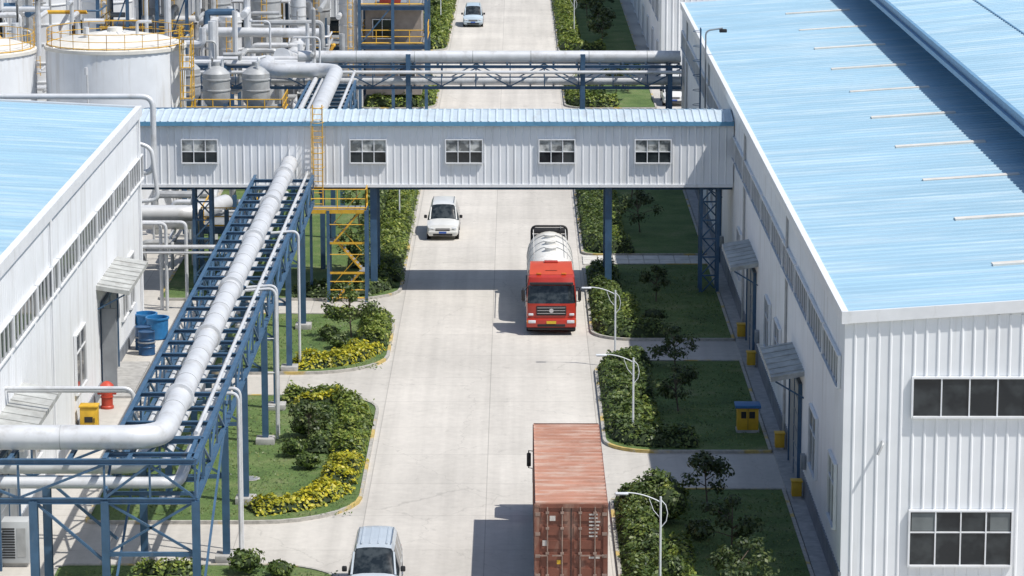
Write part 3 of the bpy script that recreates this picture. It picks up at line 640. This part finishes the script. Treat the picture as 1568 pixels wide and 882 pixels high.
o=Obj('flue_duct'); A=o.p('duct',ALU); A.tube(rpath([(-19,236,10.5),(-16.4,236,10.6),(-16.4,236,5.6),(-16.2,226,5.4),(-16.2,216,6.9)],1.5,8),.58,22)
A.tube(rpath([(-24,238,11),(-22.8,238,11),(-22.8,238,9.2)],.8,8),.4,18); A.tube(rpath([(-28,234,7.5),(-22.5,234,7.5),(-22.5,226,7.5),(-14,226,7.4)],1,6),.35,16)
Fl=o.p('bands',ALU2)
for z in np.arange(6.2,9.4,.7): Fl.tube([(-16.4,236,z),(-16.4,236,z+.07)],.61,22)
o.done()
def structure(name,x0,x1,y0,y1,levels,cols):
    o=Obj(name); F=o.p('frame',STEEL); D=o.p('decks',GREYM); Y_=o.p('railing',YELLOW); top=levels[-1]+1
    for i in range(cols+1):
        x=x0+(x1-x0)*i/cols
        for y in (y0,y1): F.ibeam((x,y,0),(x,y,top),.24,.24,.03)
        if i<cols:
            x2=x0+(x1-x0)*(i+1)/cols
            if i%2==0: F.beam((x,y0,levels[0]),(x2,y0,levels[-1]),.1,.1)
    for z in levels:
        F.ibeam((x0,y0,z-.2),(x1,y0,z-.2),.2,.3); F.ibeam((x0,y1,z-.2),(x1,y1,z-.2),.2,.3); D.box(x0,x1,y0+.15,y1-.15,z-.05,z)
        rail(Y_,[(x0,y1),(x0,y0),(x1,y0),(x1,y1)],z,1.1,.035)
    return o
o=structure('process_platform',-31,-24.4,232,240,(3.6,6.6,9.6),3); o.done()
o=structure('process_platform',-24,-13.5,248,256,(4,8,11),4); o.done()
o=structure('process_platform',-12,-6.9,240,248,(5.0,8.0),2); o.p('control_room',simple('brown_render',(.36,.31,.27),.8,var=.3)).box(-11.6,-7.3,241,247,1,7.6); o.p('red_units',simple('red_units',(.4,.05,.03),.5)).rbox(-10.5,-8.9,241,243,8.05,8.8,.05); o.p('white_units',ALU).rbox(-8.4,-7.3,241,242,8.05,9.1,.05)
window(o,'x',-11,-9.6,241,5.4,6.8,-1,2); window(o,'x',-9,-7.8,241,2.2,3.6,-1,2); o.done()
o=Obj('process_pipework'); A=o.p('bright_pipes',ALU); A2=o.p('dull_pipes',ALU2); A3=o.p('blue_pipes',STEEL); A4=o.p('yellow_pipes',YELLOW)
rr=random.Random(11)
for k in range(190):
    x=rr.uniform(-40,-13.5); y=rr.uniform(222,252) if rr.random()<.6 else rr.uniform(210,234); z=rr.uniform(1,9.5); pts=[(x,y,z)]
    for j in range(rr.randint(2,4)):
        ax=rr.choice('xyzz'); d=rr.uniform(1,5)*rr.choice((-1,1)); p=list(pts[-1])
        if ax=='x': p[0]=min(-12.5,p[0]+d)
        elif ax=='y': p[1]=min(255,max(210,p[1]+d))
        else: p[2]=min(10.5,max(.3,p[2]+d))
        if (V(p)-V(pts[-1])).length>.4: pts.append(tuple(p))
    if len(pts)>1: rr.choice((A,A,A2,A2,A3,A4) if k%4==0 else (A,A2,A2,A)).tube(rpath(pts,.35,4),rr.choice((.07,.1,.14,.2,.26)),9)
for k in range(34):
    x=rr.uniform(-20.5,-14.6); y=rr.uniform(171,200); z=rr.uniform(.6,6.5); d=rr.uniform(2,7)
    pts=[(x,y,z),(x-d,y,z),(x-d,y,max(.2,z-rr.uniform(1,4)))] if k%2 else [(x,y,.1),(x,y,z),(x,y+d,z)]
    rr.choice((A,A2,A2,A3)).tube(rpath(pts,.35,4),rr.choice((.07,.1,.16,.22)),9)
for x,y in ((-18.2,160.6),(-18.5,160.8),(-17.2,161)): A.tube(rpath([(x,y,0),(x,y,4.6),(x-3,y,4.6)],.3),.09,8)
A.tube([(-20,160.4,3.4),(-14,160.4,3.4)],.11,8); A.tube([(-20,160.4,3.1),(-14,160.4,3.1)],.07,8)
A.tube(rpath([(-24,172,3.2),(-18,172,3.2),(-16.5,176,3.2)],.8),.45,16); A.tube([(-26,178,2),(-18,178,2)],.7,18)
o.done()
o=structure('process_platform',-17.4,-14.6,171,176,(2.6,),2); o.done()
o=Obj('process_building'); W=o.p('walls',WHITE2); W.ribwall('x',-62,-26,262,0,16,-1,.5,.05); W.box(-62,-26,262.1,285,0,15.9)
o.p('roof',BLUEROOF).ribroof(261.8,285.2,[(-62.3,16),(-44,17),(-25.7,16)],.8,.05)
for k in range(9):
    for z in (3,7.2,11.4): window(o,'x',-60+k*3.8,-58+k*3.8,261.97,z,z+1.6,-1,2)
o.done()
o=Obj('process_building'); W=o.p('walls',WHITE2); W.ribwall('x',-24,-13,262,0,13,-1,.5,.05); W.box(-24,-13,262.1,300,0,12.9); o.p('roof',BLUEROOF).ribroof(261.8,300,[(-24.3,13),(-18,13.8),(-12.7,13)],.8,.05)
for k in range(3):
    for z in (3,7.2): window(o,'x',-23+k*3.6,-21+k*3.6,261.97,z,z+1.6,-1,2)
o.done()
# ------------------------------------------------------------------ street lamps
LW=simple('lamp_paint',(.76,.78,.80),.4,var=.1)
o=Obj('street_lamp',loc=(5.05,131.5,.08)); A=o.p('pole',LW); h=3.65
A.tube([(0,0,0),(0,0,1.2),(0,0,h)],.055,10,r1=.038); A.lathe(0,0,[(.14,0),(.14,.04),(.09,.1),(.08,.3)],12)
A.tube([(-1.25+1.25*t,0,h+.15-.35*t*t) for t in [k/8 for k in range(9)]],.022,6)
A.tube([(0,0,h-.1),(.18,0,h-.3),(.25,0,h-.6),(.2,0,h-.9),(0,0,h-1.15)],.018,6); A.tube([(0,0,h-.8),(-.25,0,h-.5),(-.4,0,h-.1),(-.4,0,h)],.014,6)
o.p('lamp_head',LW).rbox(-1.62,-1.15,-.09,.09,h+.08,h+.15,.025); o.p('lens',GLASSL).box(-1.58,-1.2,-.07,.07,h+.065,h+.078)
sl_=o.done()
for p,r in (((5.15,108,.08),0),((4.75,146.8,.08),0),((-7.0,186,.08),math.pi),((4.5,203,.08),0),((5.4,290,.08),0),((-7.2,300,.08),math.pi)): dup(sl_,p,r)
# ------------------------------------------------------------------ small yard objects
o=Obj('equipment_cabinet',loc=(10.1,133.2,.09)); YP=simple('yellow_paint',(.70,.42,.03),.5,var=.25,scale=3); BP=simple('blue_paint',(.03,.15,.36),.5,var=.2,scale=3); RP=simple('red_paint',(.50,.06,.03),.45,var=.25,scale=3)
o.p('body',YP).rbox(-.46,.46,-.35,.35,.12,1.1,.02); o.p('roof_lid',BP).rbox(-.56,.56,-.45,.45,1.1,1.24,.03); o.p('base',FOOT).box(-.5,.5,-.37,.37,0,.12)
o.p('panel',DARK).box(-.3,-.08,-.37,-.355,.65,.95); o.p('panel').box(.05,.3,-.37,-.355,.65,.95); o.p('legs',DARK).box(-.01,.01,-.36,-.352,.15,1.08); o.done()
o=Obj('fire_hose_cabinet',loc=(-18.5,132.5,0)); o.p('body',YP).rbox(-.38,.38,-.3,.3,.1,1.35,.03); o.p('lid',YP).rbox(-.42,.42,-.34,.34,1.35,1.44,.03); o.p('panel',DARK).box(-.18,.18,-.315,-.302,.7,.95); o.p('handle',DARK).box(.22,.26,-.33,-.302,.7,.9); o.p('base',FOOT).box(-.36,.36,-.28,.28,0,.1); fc=o.done()
o=Obj('junction_box',loc=(11.25,146.6,.05)); o.p('body',YP).rbox(-.2,.2,-.22,.22,.1,.68,.03); o.p('lid',YP).rbox(-.23,.23,-.25,.25,.68,.75,.02); o.p('base',FOOT).box(-.18,.18,-.2,.2,0,.1); j=o.done()
for y in (121.9,130.1,153.3): dup(j,(11.25,y,.05))
o=Obj('fire_hydrant_column',loc=(-18.45,138,0)); A=o.p('body',RP); A.lathe(0,0,[(.3,0),(.3,.1),(.26,.14),(.26,.95),(.31,.98),(.31,1.06),(.25,1.12),(.14,1.22),(.05,1.25)],20)
A.tube([(.2,0,.7),(.42,0,.7)],.08,10); A.tube([(-.2,0,.7),(-.42,0,.7)],.08,10); A.lathe(0,0,[(.27,.5),(.29,.51),(.29,.56),(.27,.57)],20); o.done()
DB=simple('drum_blue',(.02,.08,.19),.4,var=.25,scale=4); TB=simple('tub_blue',(.03,.20,.46),.4,var=.25,scale=4)
o=Obj('oil_drum',loc=(-18.0,149.6,0)); o.p('shell',DB).lathe(0,0,[(.4,0),(.42,.03),(.4,.06),(.4,.38),(.43,.4),(.4,.43),(.4,.76),(.43,.78),(.4,.81),(.4,1.12),(.42,1.15),(.38,1.17),(.37,1.13)],22); o.p('ring',GREYM).lathe(0,0,[(.435,.6),(.44,.61),(.44,.66),(.435,.67)],22); dr=o.done(); dup(dr,(-18.3,150.8,0),1)
o=Obj('plastic_tub',loc=(-17.9,153.4,0)); o.p('shell',TB).lathe(0,0,[(.45,0),(.52,.06),(.55,1.0),(.6,1.02),(.6,1.1),(.52,1.1),(.48,.2),(.05,.18)],22); dup(o.done(),(-18.6,154.4,0),0)
o=Obj('air_conditioner_unit',loc=(-18.6,112.3,0)); AC=simple('ac_grey',(.50,.52,.53),.5,var=.15); o.p('body',AC).rbox(-.6,.6,-.4,.4,.15,1.75,.03); G=o.p('grille',DARK)
for k in range(12): G.box(-.5,.1,-.415,-.402,.35+k*.1,.40+k*.1)
o.p('panel',ALU2).box(.18,.5,-.412,-.402,.4,1.5); o.p('feet',FOOT).box(-.55,.55,-.3,.3,0,.15); o.done()
o=Obj('manhole_cover',loc=(-10.9,124.8,.1)); o.p('cover',GREYM).lathe(0,0,[(.33,0),(.33,.012),(.3,.014)],20); o.p('frame',FOOT).lathe(0,0,[(.42,0),(.42,.008)],20); o.done()
# ------------------------------------------------------------------ vehicles (front faces -Y at y=0)
def paint(name,c,r=.3): return simple(name,c,r,var=.12,scale=2,coat=.4)
CHR=simple('chrome',(.6,.6,.62),.2,metal=.8,var=.1); LENS=simple('headlamp',(.75,.78,.8),.1,var=.2,scale=20); AMB=simple('amber_lens',(.7,.2,.02),.2); REDL=simple('tail_lens',(.4,.02,.01),.2); PLB=simple('plate_blue',(.03,.1,.4),.4); PLY=simple('plate_yellow',(.75,.5,.03),.4)
def wheels(o,ys,half,r,w,dual=()):
    T=o.p('tyres',TYRE); H=o.p('hubs',CHR)
    for y in ys:
        for s in (-1,1):
            ww=w*2.1 if y in dual else w
            a=s*half; b=s*(half-ww)
            T.tube([(a,y,r),(a-s*.03,y,r),(b,y,r)],r,20)
            H.tube([(a+s*.012,y,r),(a-s*.02,y,r)],r*.58,14); H.tube([(a+s*.03,y,r),(a,y,r)],r*.2,8)
def car(name,loc,col,L=4.8,W=1.85,H=1.85,hood=1.1,rz=0,ribs=False,plate=None):
    o=Obj(name,loc,rz); w=W/2; hb=H*.56
    st=[(0,.42,.62,.66,.70,w*.84,w*.74),(.10,.27,hb*.78,hb*.80,hb*.84,w*.95,w*.82),(hood*.5,.24,hb*.86,hb*.9,hb*.95,w,w*.86),(hood,.24,hb*.95,hb*.98,hb*1.02,w,w*.84)]
    r0=hood+.62
    st+=[(hood+.3,.24,hb*.97,hb*1.28,hb*1.36,w,w*.80),(r0,.24,hb,H-.22,H-.06,w,w*.76),(r0+.25,.24,hb,H-.17,H-.02,w,w*.77)]
    bp=r0+(L-r0)*.33; cp=r0+(L-r0)*.68
    for yy in (bp,bp+.1,cp,cp+.1,L-.35): st.append((yy,.24,hb,H-.16,H,w,w*.78))
    st+=[(L-.16,.24,hb,H-.2,H-.05,w,w*.76),(L-.04,.28,hb,hb+.1,hb+.16,w*.97,w*.84),(L,.36,.7,.75,.8,w*.9,w*.8)]
    rings=[]
    for (y,zb,ze,zw,zt,wb,wt) in st:
        hp=[(wb*.9,zb),(wb,zb+.14),(wb,(zb+ze)/2),(wb*.985,ze),(wt,zw),(wt-.09,zt-.005),(wt*.5,zt+.035)]
        rings.append([(x,y,z) for x,z in hp]+[(0,y,zt+.045)]+[(-x,y,z) for x,z in hp[::-1]])
    m=len(rings[0]); vs=[p for r in rings for p in r]; body=o.p('body',col); gl=o.p('glass',CARGL)
    BF=[];GF=[]; nS=len(st)
    for i in range(nS-1):
        for j in range(m-1):
            jj=min(j,m-2-j); f=(i*m+j,i*m+j+1,(i+1)*m+j+1,(i+1)*m+j); glass=False
            if jj==3 and 3<=i<=nS-5 and i not in (7,9): glass=True
            if jj>=4 and i in (3,4): glass=True
            if jj>=4 and i==nS-3: glass=True
            (GF if glass else BF).append(f)
        BF.append((i*m,(i+1)*m,(i+1)*m+m-1,i*m+m-1))
    BF.append(tuple(range(m))); BF.append(tuple((nS-1)*m+k for k in range(m))[::-1])
    body.add(vs,BF); gl.add(vs,GF)
    for s in (-1,1):
        body.tube([(s*w*.84,hood,hb*1.0),(s*w*.80,hood+.3,hb*1.29),(s*w*.76,r0,H-.2)],.045,6)
    wheels(o,(.85,L-.95),w+.005,.36,.22)
    A=o.p('arches',DARK)
    for y in (.85,L-.95):
        for s in (-1,1): A.tube([(s*(w+.002),y,.38),(s*(w-.05),y,.38)],.43,18)
    D=o.p('grille',DARK); D.rbox(-w*.45,w*.45,-.02,.12,.58,.74,.02); D.rbox(-w*.6,w*.6,-.03,.12,.3,.44,.02)
    C=o.p('trim',CHR); C.box(-w*.45,w*.45,-.035,-.02,.65,.68)
    Ln=o.p('headlamps',LENS)
    for s in (-1,1):
        x0,x1=sorted((s*w*.56,s*w*.86)); Ln.rbox(x0,x1,-.0,.22,.62,.80,.03); x0,x1=sorted((s*w*.66,s*w*.8)); Ln.rbox(x0,x1,-.02,.1,.36,.45,.02)
    body.rbox(-w*.9,w*.9,-.05,.3,.42,.58,.04)
    o.p('plate',plate or PLB).box(-.22,.22,-.062,-.052,.44,.56)
    Mr=o.p('mirrors',DARK)
    for s in (-1,1):
        x0,x1=sorted((s*(w+.02),s*(w+.2))); Mr.rbox(x0,x1,hood+.3,hood+.42,hb+.02,hb+.22,.04)
    TL=o.p('tail_lamps',REDL)
    for s in (-1,1):
        x0,x1=sorted((s*w*.8,s*w*.95)); TL.rbox(x0,x1,L-.08,L+.01,.8,1.2,.02)
    D.tube([(-.5,hood+.06,hb*1.06),(0,hood+.2,hb*1.2)],.012,4); D.tube([(.1,hood+.06,hb*1.06),(.6,hood+.2,hb*1.18)],.012,4)
    for s in (-1,1): C.tube([(s*w*.66,r0+.3,H+.04),(s*w*.66,L-.6,H+.05)],.02,5)
    if ribs:
        for x in (-.45,-.15,.15,.45): body.box(x-.03,x+.03,r0+.3,L-.5,H+.02,H+.055)
    for yy in (bp+.05,cp+.05):
        for s in (-1,1): D.box(*sorted((s*(w+.001),s*(w-.01))),yy-.008,yy+.008,.35,hb-.02)
    return o.done()
PW=paint('car_white',(.74,.74,.71)); PS=paint('car_silver',(.50,.55,.59)); PB=paint('car_pale_blue',(.50,.60,.68))
car('white_suv',(-4.3,181.5,.004),PW,4.9,1.88,1.9,1.25); car('silver_minivan',(-5.05,106.4,.004),PS,4.4,1.86,1.95,.75,ribs=True); car('pale_blue_minivan',(-4.1,299,.004),PB,4.6,1.9,1.95,.7); car('white_van',(12.3,241.5,.004),PW,4.8,1.8,1.9,.6)
RED=paint('truck_red',(.47,.035,.018),.35); TW=simple('tank_white',(.78,.77,.73),.4,var=.12,scale=1.5,dirt=((.42,.37,.30),1.5,(1,1,.5),.54,.5)); ORG=paint('truck_visor_red',(.56,.075,.03),.4)
def cab(o,col,w=1.25,d=2.25,top=2.95):
    B=o.p('cab',col)
    st=[(0.0,.45,.0),(0.0,.95,0),(-.03,1.3,0),(.0,1.62,0),(.13,2.05,.02),(.26,2.5,.05),(.42,top-.08,.09),(.62,top,.16)]
    rings=[]
    for y,z,ins in st:
        hw=w-ins; r=.18
        rings.append([(-hw,d,z),(-hw,y+r+.12,z),(-hw+.05,y+.1,z),(-hw+r+.05,y+.0,z),(-hw*.4,y-.02,z),(hw*.4,y-.02,z),(hw-r-.05,y,z),(hw-.05,y+.1,z),(hw,y+r+.12,z),(hw,d,z)])
    m=10; vs=[p for r in rings for p in r]; G=o.p('windscreen',CARGL); bf=[];gf=[]
    for i in range(len(st)-1):
        for j in range(m-1):
            f=(i*m+j,i*m+j+1,(i+1)*m+j+1,(i+1)*m+j)
            if i in (3,4) and 2<=j<=6: gf.append(f)
            elif i in (3,4) and j in (0,8): gf.append(f)
            else: bf.append(f)
        bf.append((i*m,(i+1)*m,(i+1)*m+m-1,i*m+m-1))
    bf.append(tuple((len(st)-1)*m+k for k in range(m))); bf.append(tuple(range(m))[::-1])
    B.add(vs,bf); G.add(vs,gf)
    D=o.p('grille',DARK); D.rbox(-.75,.75,-.07,.0,1.02,1.5,.02); C=o.p('chrome',CHR)
    for z in (1.12,1.26,1.4): C.box(-.7,.7,-.085,-.068,z,z+.025)
    C.tube([(0,-.1,1.27),(0,-.07,1.27)],.11,14)
    B.rbox(-w-.0,w+.0,-.16,.3,.42,.86,.06); D.rbox(-.7,.7,-.18,-.1,.46,.6,.02); D.rbox(-1.2,1.2,-.1,.5,.28,.42,.04)
    Ln=o.p('headlamps',LENS)
    for s in (-1,1):
        x0,x1=sorted((s*.78,s*1.16)); Ln.rbox(x0,x1,-.185,-.1,.64,.80,.03); x0,x1=sorted((s*.9,s*1.15)); Ln.rbox(x0,x1,-.05,.04,1.0,1.12,.03)
        o.p('indicators',AMB).rbox(*sorted((s*1.17,s*1.23)),-.17,-.05,.64,.8,.02)
        M_=o.p('mirrors',DARK); M_.rbox(*sorted((s*1.33,s*1.5)),.02,.14,1.75,2.3,.04); M_.tube([(s*1.2,.25,2.4),(s*1.42,.1,2.4),(s*1.42,.1,1.7),(s*1.2,.25,1.7)],.025,6)
        C.tube([(s*1.27,.9,1.3),(s*1.27,.9,1.9)],.02,5); D.box(*sorted((s*(w+.003),s*(w-.02))),.72,.74,.6,2.3)
    D.rbox(-1.1,1.1,.02,.26,2.56,2.66,.02)
    D.tube([(-.7,.02,1.66),(-.1,.1,1.95)],.015,4); D.tube([(.1,.02,1.66),(.7,.1,1.95)],.015,4)
    o.p('plate',PLY).box(-.24,.24,-.2,-.181,.62,.76)
    D.box(-1.1,1.1,d,d+.3,.6,1.0)
o=Obj('tanker_truck',loc=(1.78,154.2,.004)); cab(o,RED)
B=o.p('wind_deflector',ORG); B.add([(-1.1,.75,2.96),(1.1,.75,2.96),(1.05,1.5,3.38),(-1.05,1.5,3.38),(-1.1,2.2,2.96),(1.1,2.2,2.96),(1.05,2.2,3.38),(-1.05,2.2,3.38)],[(0,1,2,3),(3,2,6,7),(0,3,7,4),(1,5,6,2),(4,7,6,5)])
o.p('roof_hatch',DARK).box(-.3,.3,1.0,1.35,3.12,3.125); o.p('roof_vents',RED).rbox(-.35,.35,1.65,2.05,3.37,3.47,.03)
o.p('roof_lamps',AMB).rbox(-.75,-.5,.6,.72,2.98,3.06,.02); o.p('roof_lamps').rbox(.5,.75,.6,.72,2.98,3.06,.02)
Tk=o.p('tank_shell',TW)
prof=[(2.75,.2),(2.8,.7),(2.95,1.0),(3.15,1.12),(3.4,1.17),(5.4,1.2),(8,1.2),(10.3,1.17),(10.55,1.08),(10.75,.8),(10.8,.2)]
n=32; vs=[]
for y,r in prof:
    for k in range(n): a=2*math.pi*k/n; vs.append((r*math.cos(a),y,2.38+r*.98*math.sin(a)))
Tk.add(vs,[(i*n+k,(i+1)*n+k,(i+1)*n+(k+1)%n,i*n+(k+1)%n) for i in range(len(prof)-1) for k in range(n)]+[tuple(range(n)),tuple((len(prof)-1)*n+k for k in range(n))[::-1]])
Rg=o.p('tank_bands',GREYM)
for y in (5.3,7.1,8.9): Rg.tube([(0,y,2.38),(0,y+.05,2.38)],1.215,32)
for y in (4.4,6.3,8.2): Tk.lathe(0,y,[(.28,3.5),(.28,3.66),(.32,3.68),(.32,3.72),(.1,3.75)],16)
W_=o.p('side_rails',TW)
for s in (-1,1): W_.tube([(s*.85,3.4,3.28),(s*.85,3.4,3.6),(s*.85,10.3,3.6),(s*.85,10.3,3.28)],.022,6)
D=o.p('chassis',DARK); D.box(-.45,.45,1.5,11.2,.7,1.1); D.rbox(-1.2,-1.0,3.6,7.2,.5,.95,.03); D.rbox(1.0,1.2,3.6,7.2,.5,.95,.03); D.rbox(-1.0,1.0,10.7,11.3,1.3,3.2,.1); D.rbox(-1.15,1.15,11.2,11.35,.5,.8,.03)
D.tube(rpath([(-.95,10.75,3.0),(-.95,10.75,3.72),(.95,10.75,3.72),(.95,10.75,3.0)],.3),.06,6); D.rbox(-.9,.9,10.2,10.9,3.4,3.62,.05)
o.p('rear_ladder',CHR).tube(rpath([(.6,11.0,1),(.6,11.0,3.7),(.6,10,3.75)],.2),.03,6)
wheels(o,(1.25,2.9,8.4,9.75),1.24,.52,.29,(8.4,9.75)); M_=o.p('mudguards',DARK)
for s in (-1,1): M_.box(*sorted((s*.75,s*1.25)),7.75,10.4,1.08,1.12)
o.done()
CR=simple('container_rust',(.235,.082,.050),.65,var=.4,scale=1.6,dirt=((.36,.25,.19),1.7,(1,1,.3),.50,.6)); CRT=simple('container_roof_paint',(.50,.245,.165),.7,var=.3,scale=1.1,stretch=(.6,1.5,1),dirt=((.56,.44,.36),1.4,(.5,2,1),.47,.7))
CM=simple('container_marks',(.65,.60,.55),.6,var=.4,scale=10)
o=Obj('container_truck',loc=(1.93,105.6,.004)); hw=1.28; z0,z1=1.22,4.08; L=12.0
E=o.p('container_frame',CR)
for s in (-1,1):
    for y in (0,L-.16): E.box(*sorted((s*hw,s*(hw-.16))),y,y+.16,z0,z1)
    E.box(*sorted((s*hw,s*(hw-.08))),.16,L-.16,z1-.12,z1-.0); E.box(*sorted((s*hw,s*(hw-.08))),.16,L-.16,z0,z0+.16)
    Sd=o.p('container_sides',CR); y=.16; pts=[]
    while y<L-.3: pts+=[(y,0),(y+.1,0),(y+.15,-.04),(y+.25,-.04)]; y+=.3
    pts.append((L-.16,0)); vs=[]
    for yy,dd in pts:
        for z in (z0+.16,z1-.12): vs.append((s*(hw-.012+dd),yy,z))
    Sd.add(vs,[(2*i,2*i+2,2*i+3,2*i+1) for i in range(len(pts)-1)])
E.box(-hw+.16,hw-.16,0.02,.14,z1-.14,z1-.002); E.box(-hw+.16,hw-.16,.02,.14,z0,z0+.15); E.box(-hw+.08,hw-.08,L-.1,L,z0,z1)
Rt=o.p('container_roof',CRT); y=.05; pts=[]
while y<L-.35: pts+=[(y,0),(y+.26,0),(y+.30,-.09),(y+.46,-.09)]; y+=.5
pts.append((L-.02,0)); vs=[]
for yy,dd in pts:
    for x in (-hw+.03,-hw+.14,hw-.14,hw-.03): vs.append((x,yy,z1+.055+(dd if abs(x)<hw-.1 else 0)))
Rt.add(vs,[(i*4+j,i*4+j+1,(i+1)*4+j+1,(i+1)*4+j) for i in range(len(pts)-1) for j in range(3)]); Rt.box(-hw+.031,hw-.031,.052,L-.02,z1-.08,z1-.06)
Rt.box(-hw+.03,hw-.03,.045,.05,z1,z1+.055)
Dn=o.p('container_doors',CR); Bk=o.p('lock_rods',simple('rod_metal',(.38,.27,.22),.5,metal=.2,var=.4,scale=4))
for s in (-1,1):
    a,b=sorted((s*.015,s*(hw-.165))); Dn.box(a,b,.06,.10,z0+.16,z1-.145)
    for k in range(5):
        h0=z0+.25+k*.5; Dn.box(a+.08,b-.08,.03,.062,h0,h0+.3)
    for f in (.28,.74):
        x=s*f*(hw-.16); Bk.tube([(x,.0,z0+.12),(x,.0,z1-.1)],.024,8)
        for z in (z0+.3,z0+1.1,z0+2.0,z1-.3): Bk.box(x-.06,x+.06,-.035,.03,z-.04,z+.04)
        Bk.box(min(x,x+s*.35),max(x,x+s*.35),-.05,-.03,z0+1.0,z0+1.05)
    for z in (z0+.3,z0+1.0,z0+1.8,z1-.35): Bk.box(*sorted((s*(hw-.2),s*(hw-.03))),-.015,.02,z-.06,z+.06)
    for z in (z0,z1-.12): o.p('corner_castings',CR).rbox(*sorted((s*(hw+.006),s*(hw-.18))),-.012,.19,z-.004,z+.125,.015)
    o.p('door_gaskets',DARK).box(*sorted((s*(hw-.165),s*(hw-.15))),.045,.055,z0+.16,z1-.145)
o.p('door_gaskets',DARK).box(-.014,.014,.045,.055,z0+.16,z1-.145)
Mk=o.p('container_marks',CM)
for i in range(7):
    w_=random.uniform(.25,.42); Mk.box(.62,.62+w_,.018,.026,z1-.4-.13*i,z1-.345-.13*i)
Mk.box(-.75,-.55,.018,.026,z1-.6,z1-.42); Mk.box(-1.0,-.8,.018,.026,z1-1.5,z1-1.3); Mk.box(.62,1.0,.018,.026,z0+.9,z0+.97); o.p('warning_label',YP).box(-.5,-.36,.018,.026,z0+.7,z0+.85)
D=o.p('chassis',DARK); D.box(-.5,.5,.1,L+2.6,.85,z0-.01); D.box(-1.2,1.2,.0,.15,.5,.75); o.p('tail_lamps',REDL).rbox(-1.15,-.8,-.03,.02,.55,.7,.02); o.p('tail_lamps').rbox(.8,1.15,-.03,.02,.55,.7,.02)
wheels(o,(1.6,2.95,4.3,10.3,11.7,14.0),1.24,.52,.29,(1.6,2.95,4.3,10.3,11.7))
ct=o.done()
c=Obj('tractor_cab'); cab(c,RED,1.25,2.1,2.95); ce=c.done(); ce.parent=ct; ce.location=(0,L+2.75,0); ce.rotation_euler[2]=math.pi
# ------------------------------------------------------------------ light, sky, camera
sd=V((.56,-.27,1)).normalized()
w=bpy.data.worlds.new('World'); S.world=w; w.use_nodes=True; t=w.node_tree; bg=t.nodes['Background']
sk=t.nodes.new('ShaderNodeTexSky'); sk.sky_type='NISHITA'; sk.sun_disc=False; sk.sun_elevation=math.asin(sd.z); sk.sun_rotation=math.atan2(sd.x,sd.y)
t.links.new(sk.outputs[0],bg.inputs['Color']); bg.inputs['Strength'].default_value=.125
l=bpy.data.lights.new('sun','SUN'); l.energy=4.6; l.angle=math.radians(.5); l.color=(1,.965,.91); lo=bpy.data.objects.new('sun',l); S.collection.objects.link(lo)
lo.rotation_euler=(-sd).to_track_quat('-Z','Y').to_euler(); lo.location=(60,60,90)
cam=bpy.data.cameras.new('camera'); cam.lens=110.2; cam.sensor_width=36; cam.clip_start=1; cam.clip_end=6000
co=bpy.data.objects.new('camera',cam); S.collection.objects.link(co); co.location=(0,0,32); co.rotation_euler=(math.radians(90-10.86),0,.00125); S.camera=co
S.view_settings.view_transform='Standard'; S.view_settings.look='None'; S.view_settings.exposure=0
